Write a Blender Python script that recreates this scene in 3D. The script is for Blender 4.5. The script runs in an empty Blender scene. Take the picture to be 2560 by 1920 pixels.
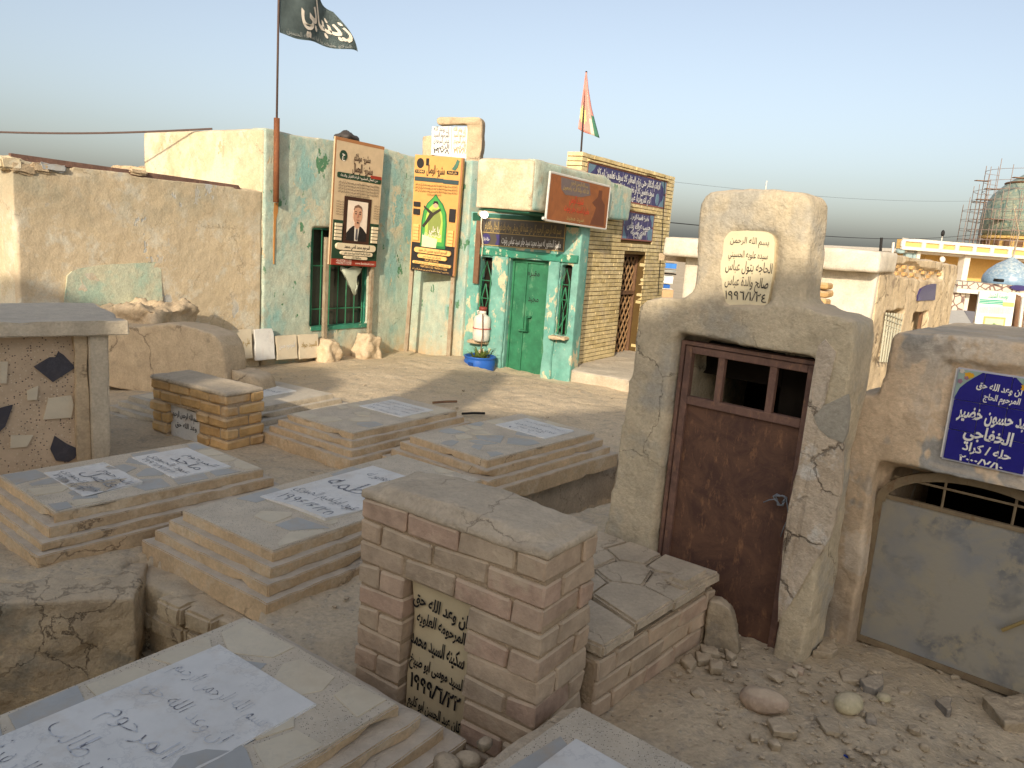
import bpy, bmesh, math, random
import numpy as np
from mathutils import Vector as V, Matrix, noise

# ---------------------------------------------------------------- camera, sky, sun, exposure
sc = bpy.context.scene
COL = sc.collection
R = math.radians
F_PX, PITCH, ROLL, EYE = 1950.0, R(10.9), R(4.3), 1.7
SUN_AZ, SUN_EL = R(13), R(22)          # the way the light travels, and its height
_fw = V((0, math.cos(PITCH), -math.sin(PITCH)))
_u0 = V((0, math.sin(PITCH), math.cos(PITCH)))
_r = V((1, 0, 0)) * math.cos(ROLL) + _u0 * math.sin(ROLL)
_u = V((1, 0, 0)) * -math.sin(ROLL) + _u0 * math.cos(ROLL)
cam = bpy.data.cameras.new('camera')
cam.sensor_width = 36
cam.lens = 36 * F_PX / 2560
cam.clip_start, cam.clip_end = 0.05, 3000
cam_o = bpy.data.objects.new('camera', cam)
cam_o.matrix_world = Matrix(((_r.x, _u.x, -_fw.x, 0), (_r.y, _u.y, -_fw.y, 0), (_r.z, _u.z, -_fw.z, EYE), (0, 0, 0, 1)))
COL.objects.link(cam_o)
sc.camera = cam_o

world = bpy.data.worlds.new('World')
sc.world = world
world.use_nodes = True
wn = world.node_tree
sky = wn.nodes.new('ShaderNodeTexSky')
sky.sky_type = 'NISHITA'
sky.sun_disc = False
sky.sun_elevation = SUN_EL
sky.sun_rotation = R(180) + SUN_AZ
sky.altitude = 50
sky.air_density = 1.0
sky.dust_density = 3.2
sky.ozone_density = 1.5
hz = wn.nodes.new('ShaderNodeHueSaturation')       # dust-laden air: a paler, greyer blue
hz.inputs['Saturation'].default_value = 0.64
hz.inputs['Value'].default_value = 0.82
wn.links.new(sky.outputs[0], hz.inputs['Color'])
wn.links.new(hz.outputs[0], wn.nodes['Background'].inputs[0])
wn.nodes['Background'].inputs[1].default_value = 0.15

sun = bpy.data.lights.new('sun', 'SUN')
sun.energy = 3.0
sun.angle = R(0.6)
sun.color = (1.0, 0.88, 0.70)
sun_o = bpy.data.objects.new('sun', sun)
_T = V((math.sin(SUN_AZ) * math.cos(SUN_EL), math.cos(SUN_AZ) * math.cos(SUN_EL), -math.sin(SUN_EL)))
sun_o.rotation_euler = _T.to_track_quat('-Z', 'Y').to_euler()
COL.objects.link(sun_o)
vs = sc.view_settings
vs.view_transform, vs.look, vs.gamma = 'Standard', 'None', 1
vs.use_curve_mapping = False
vs.exposure = 0.6
sc.render.engine = 'CYCLES'
sc.cycles.max_bounces = 5
sc.cycles.diffuse_bounces = 3
sc.cycles.caustics_reflective = sc.cycles.caustics_refractive = False
sc.cycles.use_denoising = True

# ---------------------------------------------------------------- measuring helpers (photo pixels 2560 x 1920)
CAM = V((0, 0, EYE))
def ray(x, y): return _fw + _r * ((x - 1280) / F_PX) - _u * ((y - 960) / F_PX)
def oz(x, y, z):
    d = ray(x, y); return CAM + d * ((z - EYE) / d.z)
def oy(x, y, Y):
    d = ray(x, y); return CAM + d * (Y / d.y)
def frame(az, o):                       # local x runs to the right along the wall, y into it, z up
    return Matrix.Translation(V(o)) @ Matrix.Rotation(R(90 - az), 4, 'Z')
def on(M, x, y, d=0.0):                 # where a sight line meets the local plane y = d
    I = M.inverted(); o = I @ CAM; v = (I.to_3x3() @ ray(x, y))
    return o + v * ((d - o.y) / v.y)

rnd = random.Random(7)
def lin(r, g, b):
    f = lambda c: (c / 255 / 12.92) if c < 11 else ((c / 255 + .055) / 1.055) ** 2.4
    return (f(r), f(g), f(b), 1)

# ---------------------------------------------------------------- material builder
class Mt:
    def __init__(s, name, rough=.92, spec=.15):
        s.m = bpy.data.materials.new(name); s.m.use_nodes = True
        s.t = s.m.node_tree; s.b = s.t.nodes['Principled BSDF']
        s.b.inputs['Roughness'].default_value = rough
        s.b.inputs['Specular IOR Level'].default_value = spec
        s.geo = s.t.nodes.new('ShaderNodeNewGeometry')
        s.pos = s.geo.outputs['Position']
    def n(s, kind): return s.t.nodes.new('ShaderNode' + kind)
    def put(s, inp, v):
        if isinstance(v, (int, float)): inp.default_value = v
        elif isinstance(v, tuple): inp.default_value = v
        else: s.t.links.new(v, inp)
    def noise(s, scale, detail=5, rough=.6, w=0, vec=None, dist=0, stretch=None):
        n = s.n('TexNoise')
        n.inputs['Scale'].default_value = scale; n.inputs['Detail'].default_value = min(detail, 4)
        n.inputs['Roughness'].default_value = rough; n.inputs['Distortion'].default_value = dist
        mp = s.n('Mapping'); mp.inputs['Location'].default_value = (w * 3.17, w * 1.71, w * 2.39)
        if stretch: mp.inputs['Scale'].default_value = stretch
        s.t.links.new(vec or s.pos, mp.inputs[0]); s.t.links.new(mp.outputs[0], n.inputs['Vector'])
        return n.outputs[0]
    def voro(s, scale, feature='F1', out='Distance', vec=None):
        n = s.n('TexVoronoi'); n.feature = feature; n.inputs['Scale'].default_value = scale
        s.t.links.new(vec or s.pos, n.inputs['Vector'])
        return n.outputs[out]
    def math(s, op, a, b=0.0):
        n = s.n('Math'); n.operation = op; s.put(n.inputs[0], a); s.put(n.inputs[1], b); return n.outputs[0]
    def step(s, v, lo, hi):
        n = s.n('MapRange'); n.clamp = True; s.put(n.inputs[0], v)
        n.inputs[1].default_value = lo; n.inputs[2].default_value = hi
        n.inputs[3].default_value = 0; n.inputs[4].default_value = 1
        return n.outputs[0]
    def mix(s, f, a, b, blend='MIX'):
        n = s.n('MixRGB'); n.blend_type = blend; s.put(n.inputs[0], f); s.put(n.inputs[1], a); s.put(n.inputs[2], b); return n.outputs[0]
    def val(s, c, amount=.25, scale=6, w=3, detail=6):      # break a colour up in value
        f = s.noise(scale, detail, .65, w)
        d = s.mix(s.step(f, .3, .7), (1 - amount, 1 - amount, 1 - amount, 1), (1 + amount, 1 + amount, 1 + amount, 1))
        return s.mix(1.0, c, d, 'MULTIPLY')
    def warp(s, scale, amt):
        n = s.n('TexNoise'); n.inputs['Scale'].default_value = scale; n.inputs['Detail'].default_value = 5; n.inputs['Roughness'].default_value = .65
        s.t.links.new(s.pos, n.inputs['Vector'])
        a = s.n('VectorMath'); a.operation = 'MULTIPLY_ADD'
        s.t.links.new(n.outputs['Color'], a.inputs[0]); a.inputs[1].default_value = (amt, amt, amt); s.t.links.new(s.pos, a.inputs[2])
        return a.outputs[0]
    def cracks(s, scale, width, w=9, cover=.5, wob=.25):
        d = s.voro(scale, 'DISTANCE_TO_EDGE', vec=s.warp(scale * 3.5, wob * 1.6 / scale))
        line = s.math('SUBTRACT', 1.0, s.step(d, 0, width))
        return s.math('MULTIPLY', line, s.step(s.noise(scale * .8, 2, .5, w), cover - .02, cover + .04))
    def up(s, lo=.55, hi=.85):
        x = s.n('SeparateXYZ'); s.t.links.new(s.geo.outputs['Normal'], x.inputs[0]); return s.step(x.outputs[2], lo, hi)
    def zed(s, lo, hi):
        x = s.n('SeparateXYZ'); s.t.links.new(s.pos, x.inputs[0]); return s.step(x.outputs[2], lo, hi)
    def rand(s):
        n = s.n('ObjectInfo'); return n.outputs['Random']
    def bump(s, h, strength=.5, dist=.02):
        n = s.n('Bump'); n.inputs['Strength'].default_value = strength; n.inputs['Distance'].default_value = dist
        s.t.links.new(h, n.inputs['Height'])
        if s.b.inputs['Normal'].is_linked: s.t.links.new(s.b.inputs['Normal'].links[0].from_socket, n.inputs['Normal'])
        s.t.links.new(n.outputs[0], s.b.inputs['Normal']); return s
    def out(s, c): s.put(s.b.inputs['Base Color'], c); return s.m

SAND = lin(200, 180, 152)
def m_plain(name, c, rough=.7, spec=.3, amount=.12, scale=9, metal=0):
    m = Mt(name, rough, spec); m.b.inputs['Metallic'].default_value = metal
    m.bump(m.noise(60, 4, .6, 2), .15, .005)
    return m.out(m.val(c, amount, scale))
def m_plaster(name, c1, c2, patches=(), crack=None, grit=.5, dust=SAND, dustf=.7, big=1.2, fine=.25, low=None):
    """patches: (colour, scale, threshold, softness, stretch) ; low: (colour, z0, z1) dirt splashed up from the ground"""
    m = Mt(name)
    c = m.mix(m.step(m.noise(big, 6, .62, 1), .35, .65), c1, c2)
    c = m.val(c, fine * .6, big * 5, 4)
    h = m.noise(14, 5, .68, 5)
    for i, (pc, psc, th, so, st) in enumerate(patches):
        f = m.step(m.noise(psc, 7, .68, 20 + i * 3.7, stretch=st), th, th + so)
        if so < .055: f = m.math('MULTIPLY', f, m.step(m.noise(.9, 2, .5, 40 + i * 2.3), .46, .56))
        c = m.mix(f, c, pc)
        if so < .04: h = m.math('SUBTRACT', h, m.math('MULTIPLY', f, .25))
    c = m.val(c, fine * .5, 55, 6, 3)
    if low:
        f = m.math('SUBTRACT', 1.0, m.zed(low[1], low[2]))
        c = m.mix(m.math('MULTIPLY', f, m.step(m.noise(5, 5, .7, 14), .3, .6)), c, low[0])
    if crack:
        k = m.cracks(*crack)
        c = m.mix(m.math('MULTIPLY', k, .6), c, lin(74, 60, 46))
        h = m.math('SUBTRACT', h, m.math('MULTIPLY', k, .6))
    if dustf:
        c = m.mix(m.math('MULTIPLY', m.up(), dustf), c, m.val(dust, .15, 8, 8))
    h = m.math('ADD', h, m.math('MULTIPLY', m.noise(120, 2, .7, 11), .12))
    m.bump(h, .6 * grit, .03)
    return m.out(c)
def m_brick(name, c1, c2, c3, dustf=.75):
    m = Mt(name, .95, .1)
    rd = m.rand()
    c = m.mix(m.step(rd, .2, .6), c1, c2)
    c = m.mix(m.step(m.math('FRACT', m.math('MULTIPLY', rd, 7.31)), .55, .8), c, c3)
    c = m.val(c, .22, 9, 2)
    sp = m.step(m.voro(130), .0, .28)
    c = m.mix(m.math('MULTIPLY', m.math('SUBTRACT', 1.0, sp), m.step(m.noise(7, 3, .5, 8), .5, .7)), c, lin(205, 180, 150))
    c = m.mix(m.step(m.noise(3.5, 6, .7, 9), .55, .75), c, SAND)
    c = m.mix(m.math('MULTIPLY', m.up(.4, .9), dustf), c, SAND)
    m.bump(m.noise(120, 4, .7, 3), .35, .006); m.bump(m.noise(22, 5, .6, 4), .5, .02)
    return m.out(c)
def m_terrazzo(name, base, dark, chips, scale=170, dust=.35):
    m = Mt(name, .85, .2)
    n = m.n('TexVoronoi'); n.inputs['Scale'].default_value = scale; m.t.links.new(m.pos, n.inputs['Vector'])
    x = m.n('SeparateColor'); m.t.links.new(n.outputs['Color'], x.inputs[0])
    c = m.val(base, .15, 6)
    inside = m.math('SUBTRACT', 1.0, m.step(n.outputs['Distance'], .25, .42))
    c = m.mix(m.math('MULTIPLY', inside, m.step(x.outputs[0], .74, .76)), c, dark)
    c = m.mix(m.math('MULTIPLY', inside, m.math('SUBTRACT', 1.0, m.step(x.outputs[0], .2, .22))), c, chips)
    c = m.mix(m.math('MULTIPLY', m.step(m.noise(4, 5, .7, 7), .42, .7), dust), c, SAND)
    m.bump(m.noise(90, 3, .6, 3), .2, .004)
    return m.out(c)
def m_marble(name, c, vein=.1, stain=.25):
    m = Mt(name, .6, .3)
    k = m.val(c, .08, 5)
    v = m.cracks(5, .05, 4, .45, .8)
    k = m.mix(m.math('MULTIPLY', v, vein), k, lin(130, 130, 135))
    k = m.mix(m.math('MULTIPLY', m.step(m.noise(6, 6, .7, 5), .5, .75), stain), k, lin(180, 155, 120))
    m.bump(m.noise(70, 3, .6, 3), .1, .003)
    return m.out(k)
def m_rust(name, a, b, c3, sc_=5, metal=.2):
    m = Mt(name, .75, .3); m.b.inputs['Metallic'].default_value = metal
    c = m.mix(m.step(m.noise(sc_, 8, .72, 1, dist=1.2), .38, .62), a, b)
    c = m.mix(m.step(m.noise(sc_ * 5, 6, .75, 4, stretch=(1, 1, .35)), .55, .78), c, c3)
    c = m.mix(m.step(m.noise(sc_ * .6, 6, .7, 6), .55, .75), c, a)
    m.bump(m.noise(50, 5, .7, 3), .3, .006)
    return m.out(c)
def m_peel(name, paint, paint2, under, th=.52, sc_=7, rough=.6, stretch=(1, 1, .5)):
    m = Mt(name, rough, .3)
    c = m.val(m.mix(m.step(m.noise(2.2, 5, .6, 3), .35, .65), paint, paint2), .2, 8, 4)
    f = m.step(m.noise(sc_, 7, .7, 8, stretch=stretch), th, th + .05)
    c = m.mix(f, c, m.val(under, .15, 12, 9))
    m.bump(m.math('SUBTRACT', m.noise(40, 4, .6, 5), f), .3, .006)
    return m.out(c)

MT = {}
def _ground():
    m = Mt('sandy_ground')
    c = m.mix(m.step(m.noise(.9, 5, .6, 1), .35, .65), lin(206, 186, 156), lin(192, 172, 142))
    c = m.mix(m.step(m.noise(7, 6, .72, 12), .5, .7), c, lin(172, 158, 138))
    c = m.val(c, .14, 40, 5, 4)
    n = m.n('TexVoronoi'); n.inputs['Scale'].default_value = 34; n.inputs['Randomness'].default_value = 1; m.t.links.new(m.pos, n.inputs['Vector'])
    x = m.n('SeparateColor'); m.t.links.new(n.outputs['Color'], x.inputs[0])
    peb = m.math('MULTIPLY', m.math('SUBTRACT', 1.0, m.step(n.outputs['Distance'], .12, .3)), m.step(x.outputs[0], .62, .66))
    c = m.mix(m.math('MULTIPLY', peb, .7), c, m.mix(x.outputs[1], lin(142, 128, 110), lin(214, 200, 176)))
    h = m.math('ADD', m.noise(5, 5, .7, 3), m.math('MULTIPLY', m.noise(60, 4, .75, 2), .22))
    h = m.math('ADD', h, m.math('MULTIPLY', peb, .16))
    m.bump(h, .8, .035)
    return m.out(c)
MT['ground'] = _ground()
MT['sand'] = m_plaster('sand', lin(204, 182, 150), lin(188, 166, 136), grit=.9, dustf=0)
MT['mud'] = m_plaster('mud_plaster', lin(194, 172, 140), lin(180, 158, 128), [(lin(164, 146, 120), 4, .6, .1, None)], (1.6, .02, 9, .52), .9)
MT['pit'] = m_plaster('pit_mud', lin(186, 166, 134), lin(166, 148, 122), [(lin(150, 140, 120), 2.2, .5, .1, None), (lin(198, 176, 140), 5, .58, .04, None)], (2.4, .01, 4, .5), 1.1, dustf=.6)  # slightly darker, greyer mud for the sides of the pit
MT['crypt'] = m_plaster('grey_mud_plaster', lin(198, 182, 152), lin(184, 169, 143),
    [(lin(170, 162, 146), 1.8, .53, .1, None), (lin(200, 180, 150), 2.6, .62, .1, None)], (1.5, .006, 9, .5), 1.0, dustf=.6)
MT['crypt_patch'] = m_plaster('pale_gypsum_plaster', lin(200, 184, 162), lin(184, 164, 138), [(lin(208, 200, 186), 5, .55, .1, None)], (4, .03, 3, .5), 1.2)
MT['tomb'] = m_plaster('pinkish_plaster', lin(206, 182, 152), lin(192, 170, 142),
    [(lin(150, 146, 138), 2.2, .5, .03, (1, 1, .7)), (lin(214, 202, 184), 3.1, .55, .05, None)], (1.1, .006, 5, .54), .7, low=(lin(150, 134, 114), -.1, .55))
MT['facade'] = m_plaster('turquoise_limewash', lin(186, 182, 158), lin(166, 182, 166),
    [(lin(140, 172, 162), 1.7, .5, .12, (1, 1, .5)), (lin(194, 184, 156), 3.5, .54, .05, None), (lin(88, 128, 96), 4.2, .61, .012, (1, 1, .55)), (lin(158, 150, 128), 1.4, .6, .1, None), (lin(196, 176, 140), 6, .63, .02, (1, 1, .5))],
    (1.5, .006, 4, .55), .7, low=(lin(192, 166, 130), -.35, .05))
MT['cream'] = m_plaster('cream_plaster', lin(206, 190, 158), lin(194, 176, 142), [(lin(208, 196, 170), 2, .5, .1, None), (lin(190, 156, 112), 3, .66, .03, None)], (1.4, .006, 6, .5), .5)
def _leftwall():
    m = Mt('weathered_ochre_plaster')
    c = m.mix(m.step(m.noise(1.1, 5, .6, 1), .35, .65), lin(204, 184, 152), lin(194, 176, 146))
    c = m.mix(m.step(m.noise(3, 6, .7, 2), .5, .62), c, lin(206, 196, 174))                       # old limewash
    c = m.mix(m.math('MULTIPLY', m.step(m.noise(2.6, 6, .7, 5), .54, .6), .6), c, lin(202, 182, 148))
    band = m.math('MULTIPLY', m.zed(1.35, 1.72), m.step(m.noise(1.2, 5, .65, 7), .36, .56))
    c = m.mix(m.math('MULTIPLY', band, .8), c, m.mix(m.step(m.noise(3.2, 5, .7, 9), .4, .6), lin(166, 156, 132), lin(184, 166, 136)))
    gf = m.math('MULTIPLY', m.step(m.noise(3.4, 6, .7, 12, stretch=(1, 1, .6)), .6, .615), m.step(m.noise(.8, 2, .5, 3), .5, .56))
    c = m.mix(gf, c, lin(178, 176, 168))
    c = m.val(c, .1, 50, 6, 3)
    k = m.cracks(1.3, .005, 3, .5)
    c = m.mix(m.math('MULTIPLY', k, .5), c, lin(110, 90, 70))
    h = m.math('SUBTRACT', m.noise(12, 5, .68, 5), m.math('ADD', m.math('MULTIPLY', gf, .3), m.math('MULTIPLY', k, .5)))
    h = m.math('ADD', h, m.math('MULTIPLY', m.noise(110, 2, .7, 11), .1))
    m.bump(h, .4, .025)
    return m.out(c)
MT['leftwall'] = _leftwall()
MT['limepatch'] = m_plaster('faded_green_limewash', lin(192, 194, 168), lin(204, 194, 162), [(lin(172, 190, 168), 2, .5, .12, None)], None, .6, dustf=0)
MT['white'] = m_plaster('whitewash', lin(210, 200, 182), lin(202, 190, 168), [(lin(206, 186, 158), 2, .66, .1, None)], None, .4, dustf=.3)
MT['ruin'] = m_plaster('ruined_plaster', lin(206, 184, 148), lin(190, 170, 140), [(lin(214, 196, 164), 3, .52, .05, None), (lin(158, 140, 116), 2, .58, .08, None)], (1.5, .02, 3, .45), 1.1)
MT['green'] = m_peel('flaking_green_paint', lin(52, 134, 110), lin(60, 120, 96), lin(200, 196, 164), .60, 8)
MT['teal'] = m_peel('flaking_teal_paint', lin(94, 150, 136), lin(120, 164, 150), lin(194, 182, 150), .55, 6)
MT['doorgreen'] = m_peel('green_door_paint', lin(52, 118, 82), lin(44, 104, 74), lin(74, 124, 92), .58, 6, .5)
MT['shadedgreen'] = m_peel('shaded_green_paint', lin(26, 74, 54), lin(34, 84, 62), lin(110, 120, 90), .68, 9)  # the green paint, darkened in colour for the shade under the canopy
MT['rustdoor'] = m_rust('rusted_brown_sheet', lin(108, 78, 60), lin(84, 60, 50), lin(150, 108, 76), 6, .0)
MT['rustframe'] = m_rust('rusted_frame', lin(124, 94, 80), lin(100, 76, 66), lin(156, 116, 86), 8, 0)
MT['rustpole'] = m_rust('orange_rust', lin(132, 82, 50), lin(112, 68, 44), lin(168, 104, 56), 7, 0)
MT['post'] = m_rust('streaked_post', lin(170, 156, 132), lin(150, 132, 108), lin(140, 78, 36), 5)
MT['gate'] = (lambda m: (m.bump(m.noise(40, 5, .7, 3), .25, .006), m.out(m.mix(m.math('MULTIPLY', m.step(m.noise(3, 8, .72, 5, dist=.6), .5, .72), .75), m.mix(m.step(m.noise(2, 6, .7, 2), .45, .6), lin(150, 144, 130), lin(134, 134, 132)), m.mix(m.step(m.noise(9, 5, .7, 8), .45, .55), lin(84, 86, 92), lin(160, 148, 120)))))[1])(Mt('stained_grey_steel', .6, .3))
MT['gateframe'] = m_rust('dusty_steel', lin(140, 124, 98), lin(124, 108, 86), lin(110, 80, 54), 6)
MT['brick'] = m_brick('tan_brick', lin(188, 164, 138), lin(178, 158, 134), lin(182, 154, 132))
MT['ybrick'] = m_brick('ochre_brick', lin(200, 162, 108), lin(190, 152, 102), lin(204, 168, 118), .6)
MT['mortar'] = m_plaster('sandy_mortar', lin(176, 154, 126), lin(162, 142, 116), grit=1.2, dustf=.5)
MT['housebrick'] = m_brick('pale_yellow_brick', lin(214, 192, 142), lin(218, 198, 150), lin(206, 184, 132), .2)
MT['joint'] = m_plain('dark_brick_joint', lin(96, 76, 46), .95, .05)
MT['cap'] = m_plaster('cement_cap', lin(190, 174, 150), lin(178, 162, 140), [(lin(200, 182, 156), 4, .55, .1, None)], (2.2, .008, 4, .52), .9, dustf=.3)
MT['terr'] = m_terrazzo('grey_terrazzo', lin(198, 184, 162), lin(106, 96, 90), lin(206, 196, 178))
MT['terr_side'] = m_plaster('sandstone_step', lin(206, 178, 140), lin(192, 166, 132), [(lin(206, 184, 152), 4, .5, .1, None)], (1.7, .012, 5, .56), .8, dust=lin(196, 182, 162), dustf=.9)
MT['terr_box'] = m_terrazzo('coarse_terrazzo', lin(192, 168, 140), lin(58, 50, 52), lin(206, 188, 160), 75, .2)
MT['slab'] = m_plaster('pale_cement', lin(198, 184, 160), lin(184, 168, 144), [(lin(160, 148, 132), 3, .6, .1, None)], None, .8, dust=lin(190, 180, 164), dustf=.6)
MT['marble'] = m_marble('white_marble', lin(218, 214, 206), .2, .35)
MT['marble_warm'] = m_marble('cream_marble', lin(226, 210, 172), .15, .2)
MT['plaque'] = m_marble('beige_plaque', lin(196, 178, 142), .05, .3)
MT['st_grey'] = m_marble('grey_stone', lin(172, 170, 164), .1, .6)
MT['st_cream'] = m_marble('cream_stone', lin(206, 192, 166), .1, .3)
MT['st_dark'] = m_marble('slate_stone', lin(66, 64, 70), .1, .1)
MT['ink'] = m_plain('black_paint', lin(28, 27, 28), .6, .3)
MT['ink_grey'] = (lambda m: m.out(m.mix(m.step(m.noise(38, 4, .7, 2), .44, .56), lin(92, 92, 98), lin(168, 168, 168))))(Mt('faded_engraving', .8, .2))
MT['ink_faint'] = (lambda m: m.out(m.mix(m.step(m.noise(26, 4, .7, 2), .42, .5), lin(112, 112, 118), lin(200, 200, 200))))(Mt('worn_engraving', .8, .2))
MT['cement'] = m_plaster('grey_cement', lin(164, 156, 140), lin(152, 146, 132), (), None, .6)
MT['ink_brush'] = (lambda m: m.out(m.mix(m.step(m.noise(30, 4, .7, 2), .46, .6), lin(44, 42, 42), lin(128, 116, 100))))(Mt('worn_black_paint', .8, .2))
MT['ink_white'] = m_plain('white_glaze', lin(226, 222, 214), .4, .4)
MT['ink_gold'] = m_plain('gold_lettering', lin(168, 142, 90), .6, .3)
MT['ink_red'] = m_plain('red_lettering', lin(196, 72, 44), .6, .3)
MT['blue_tile'] = m_plain('cobalt_tile', lin(26, 22, 122), .22, .6, .12, 14)
MT['navy_tile'] = m_plain('navy_tile', lin(58, 50, 100), .4, .5, .15, 14)
MT['gray_tile'] = m_plain('dark_grey_tile', lin(80, 72, 62), .5, .4)
MT['dark'] = m_plain('interior_shade', lin(40, 34, 28), .95, .05)  # near-black sheets paint the shade inside rooms and openings
MT['black'] = m_plain('black_metal', lin(30, 28, 27), .7, .3)
MT['wood'] = m_rust('weathered_wood', lin(124, 92, 66), lin(108, 80, 60), lin(140, 110, 80), 6, 0)
MT['glass'] = m_plain('dusty_glass', lin(60, 58, 50), .25, .5)
MT['rock'] = m_plaster('rock', lin(172, 154, 126), lin(152, 138, 116), [(lin(138, 126, 108), 6, .55, .1, None)], None, 1, dustf=.7)
MT['rock_grey'] = m_plaster('grey_rock', lin(140, 132, 120), lin(126, 118, 108), None or (), None, 1, dustf=.6)
MT['rock_yellow'] = m_plaster('yellow_rock', lin(194, 182, 148), lin(178, 166, 136), (), None, .7, dustf=.4)
MT['rock_pink'] = m_plaster('pink_rock', lin(182, 160, 138), lin(166, 144, 124), (), None, .7, dustf=.5)
def flat(key, r, g, b, rough=.6, amount=.08):
    if key not in MT: MT[key] = m_plain(key, lin(r, g, b), rough, .25, amount)
    return MT[key]

# ---------------------------------------------------------------- object helpers
def link(name, me, mat=None, parent=None, M=None):
    o = bpy.data.objects.new(name, me); COL.objects.link(o)
    if mat is not None and not me.materials: me.materials.append(MT[mat] if isinstance(mat, str) else mat)
    if parent is not None: o.parent = parent
    if M is not None: o.matrix_local = M
    return o
def tag(o, label, cat, group=None, kind=None):
    if label: o['label'] = label
    if cat: o['category'] = cat
    if group: o['group'] = group
    if kind: o['kind'] = kind
    return o
def thing(name, label, cat, M, group=None):
    o = bpy.data.objects.new(name, None); o.empty_display_size = .1
    COL.objects.link(o); o.matrix_world = M
    return tag(o, label, cat, group)
def b_mesh(bm, smooth=False, auto=None):
    me = bpy.data.meshes.new('m'); bm.normal_update(); bm.to_mesh(me); bm.free()
    if smooth:
        me.polygons.foreach_set('use_smooth', [True] * len(me.polygons))
        if auto: me.set_sharp_from_angle(angle=R(auto))
    return me
def s_box(lo, hi):
    x0, y0, z0 = lo; x1, y1, z1 = hi
    v = [(x0, y0, z0), (x1, y0, z0), (x1, y1, z0), (x0, y1, z0), (x0, y0, z1), (x1, y0, z1), (x1, y1, z1), (x0, y1, z1)]
    f = [(3, 2, 1, 0), (4, 5, 6, 7), (0, 1, 5, 4), (1, 2, 6, 5), (2, 3, 7, 6), (3, 0, 4, 7)]
    return v, f
def area2(p): return sum(p[i][0] * p[(i + 1) % len(p)][1] - p[(i + 1) % len(p)][0] * p[i][1] for i in range(len(p)))
def s_prism(poly, y0, y1):              # outline in x,z ; from y0 (front) to y1 (back)
    if area2(poly) < 0: poly = poly[::-1]
    n = len(poly)
    v = [(x, y0, z) for x, z in poly] + [(x, y1, z) for x, z in poly]
    f = [tuple(range(n)), tuple(range(2 * n - 1, n - 1, -1))] + [(i + n, (i + 1) % n + n, (i + 1) % n, i) for i in range(n)]
    return v, f
def s_plate(poly, z0, z1):              # outline in x,y ; from z0 to z1
    if area2(poly) < 0: poly = poly[::-1]
    n = len(poly)
    v = [(x, y, z0) for x, y in poly] + [(x, y, z1) for x, y in poly]
    f = [tuple(range(n - 1, -1, -1)), tuple(range(n, 2 * n))] + [(i, (i + 1) % n, (i + 1) % n + n, i + n) for i in range(n)]
    return v, f
def s_ball(c, r, seg=10):
    bm = bmesh.new(); bmesh.ops.create_icosphere(bm, subdivisions=2, radius=1)
    v = [(c[0] + p.co.x * r[0], c[1] + p.co.y * r[1], c[2] + p.co.z * r[2]) for p in bm.verts]
    f = [tuple(q.index for q in p.verts) for p in bm.faces]; bm.free(); return v, f
def s_tube(pts, rad, n=8):
    pts = [V(p) for p in pts]; v = []; f = []
    rs = rad if isinstance(rad, (list, tuple)) else [rad] * len(pts)
    for i, p in enumerate(pts):
        d = (pts[min(i + 1, len(pts) - 1)] - pts[max(i - 1, 0)]).normalized()
        a = d.orthogonal().normalized() if i == 0 else (a - d * a.dot(d)).normalized()
        b = d.cross(a)
        for k in range(n):
            t = 2 * math.pi * k / n
            v.append(tuple(p + (a * math.cos(t) + b * math.sin(t)) * rs[i]))
    for i in range(len(pts) - 1):
        for k in range(n):
            f.append((i * n + k, i * n + (k + 1) % n, (i + 1) * n + (k + 1) % n, (i + 1) * n + k))
    f.append(tuple(range(n - 1, -1, -1))); f.append(tuple(range((len(pts) - 1) * n, len(pts) * n)))
    return v, f
def s_lathe(prof, n=24):                # (radius, z) pairs
    v = []; f = []
    for r_, z in prof:
        for k in range(n):
            t = 2 * math.pi * k / n; v.append((r_ * math.cos(t), r_ * math.sin(t), z))
    for i in range(len(prof) - 1):
        for k in range(n): f.append((i * n + k, i * n + (k + 1) % n, (i + 1) * n + (k + 1) % n, (i + 1) * n + k))
    f.append(tuple(range(n - 1, -1, -1))); f.append(tuple(range((len(prof) - 1) * n, len(prof) * n)))
    return v, f
def bm_of(solids):
    bm = bmesh.new()
    for v, f in solids:
        vs_ = [bm.verts.new(p) for p in v]
        for q in f:
            try: bm.faces.new([vs_[i] for i in q])
            except ValueError: pass
    return bm
def mesh(name, solids, mat, parent=None, M=None, smooth=False, bevel=0, seg=1):
    bm = bm_of(solids if isinstance(solids, list) else [solids])
    bmesh.ops.recalc_face_normals(bm, faces=bm.faces[:])
    if bevel: bmesh.ops.bevel(bm, geom=bm.edges[:], offset=bevel, segments=seg, affect='EDGES', clamp_overlap=True)
    return link(name, b_mesh(bm, smooth), mat, parent, M)
def jig(p, amp, freq, s=0):
    q = V(p) * freq + V((s * 7.3, s * 3.1, s * 5.7))
    return V((noise.noise(q), noise.noise(q + V((31, 7, 3))), noise.noise(q + V((5, 19, 41))))) * amp
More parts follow.
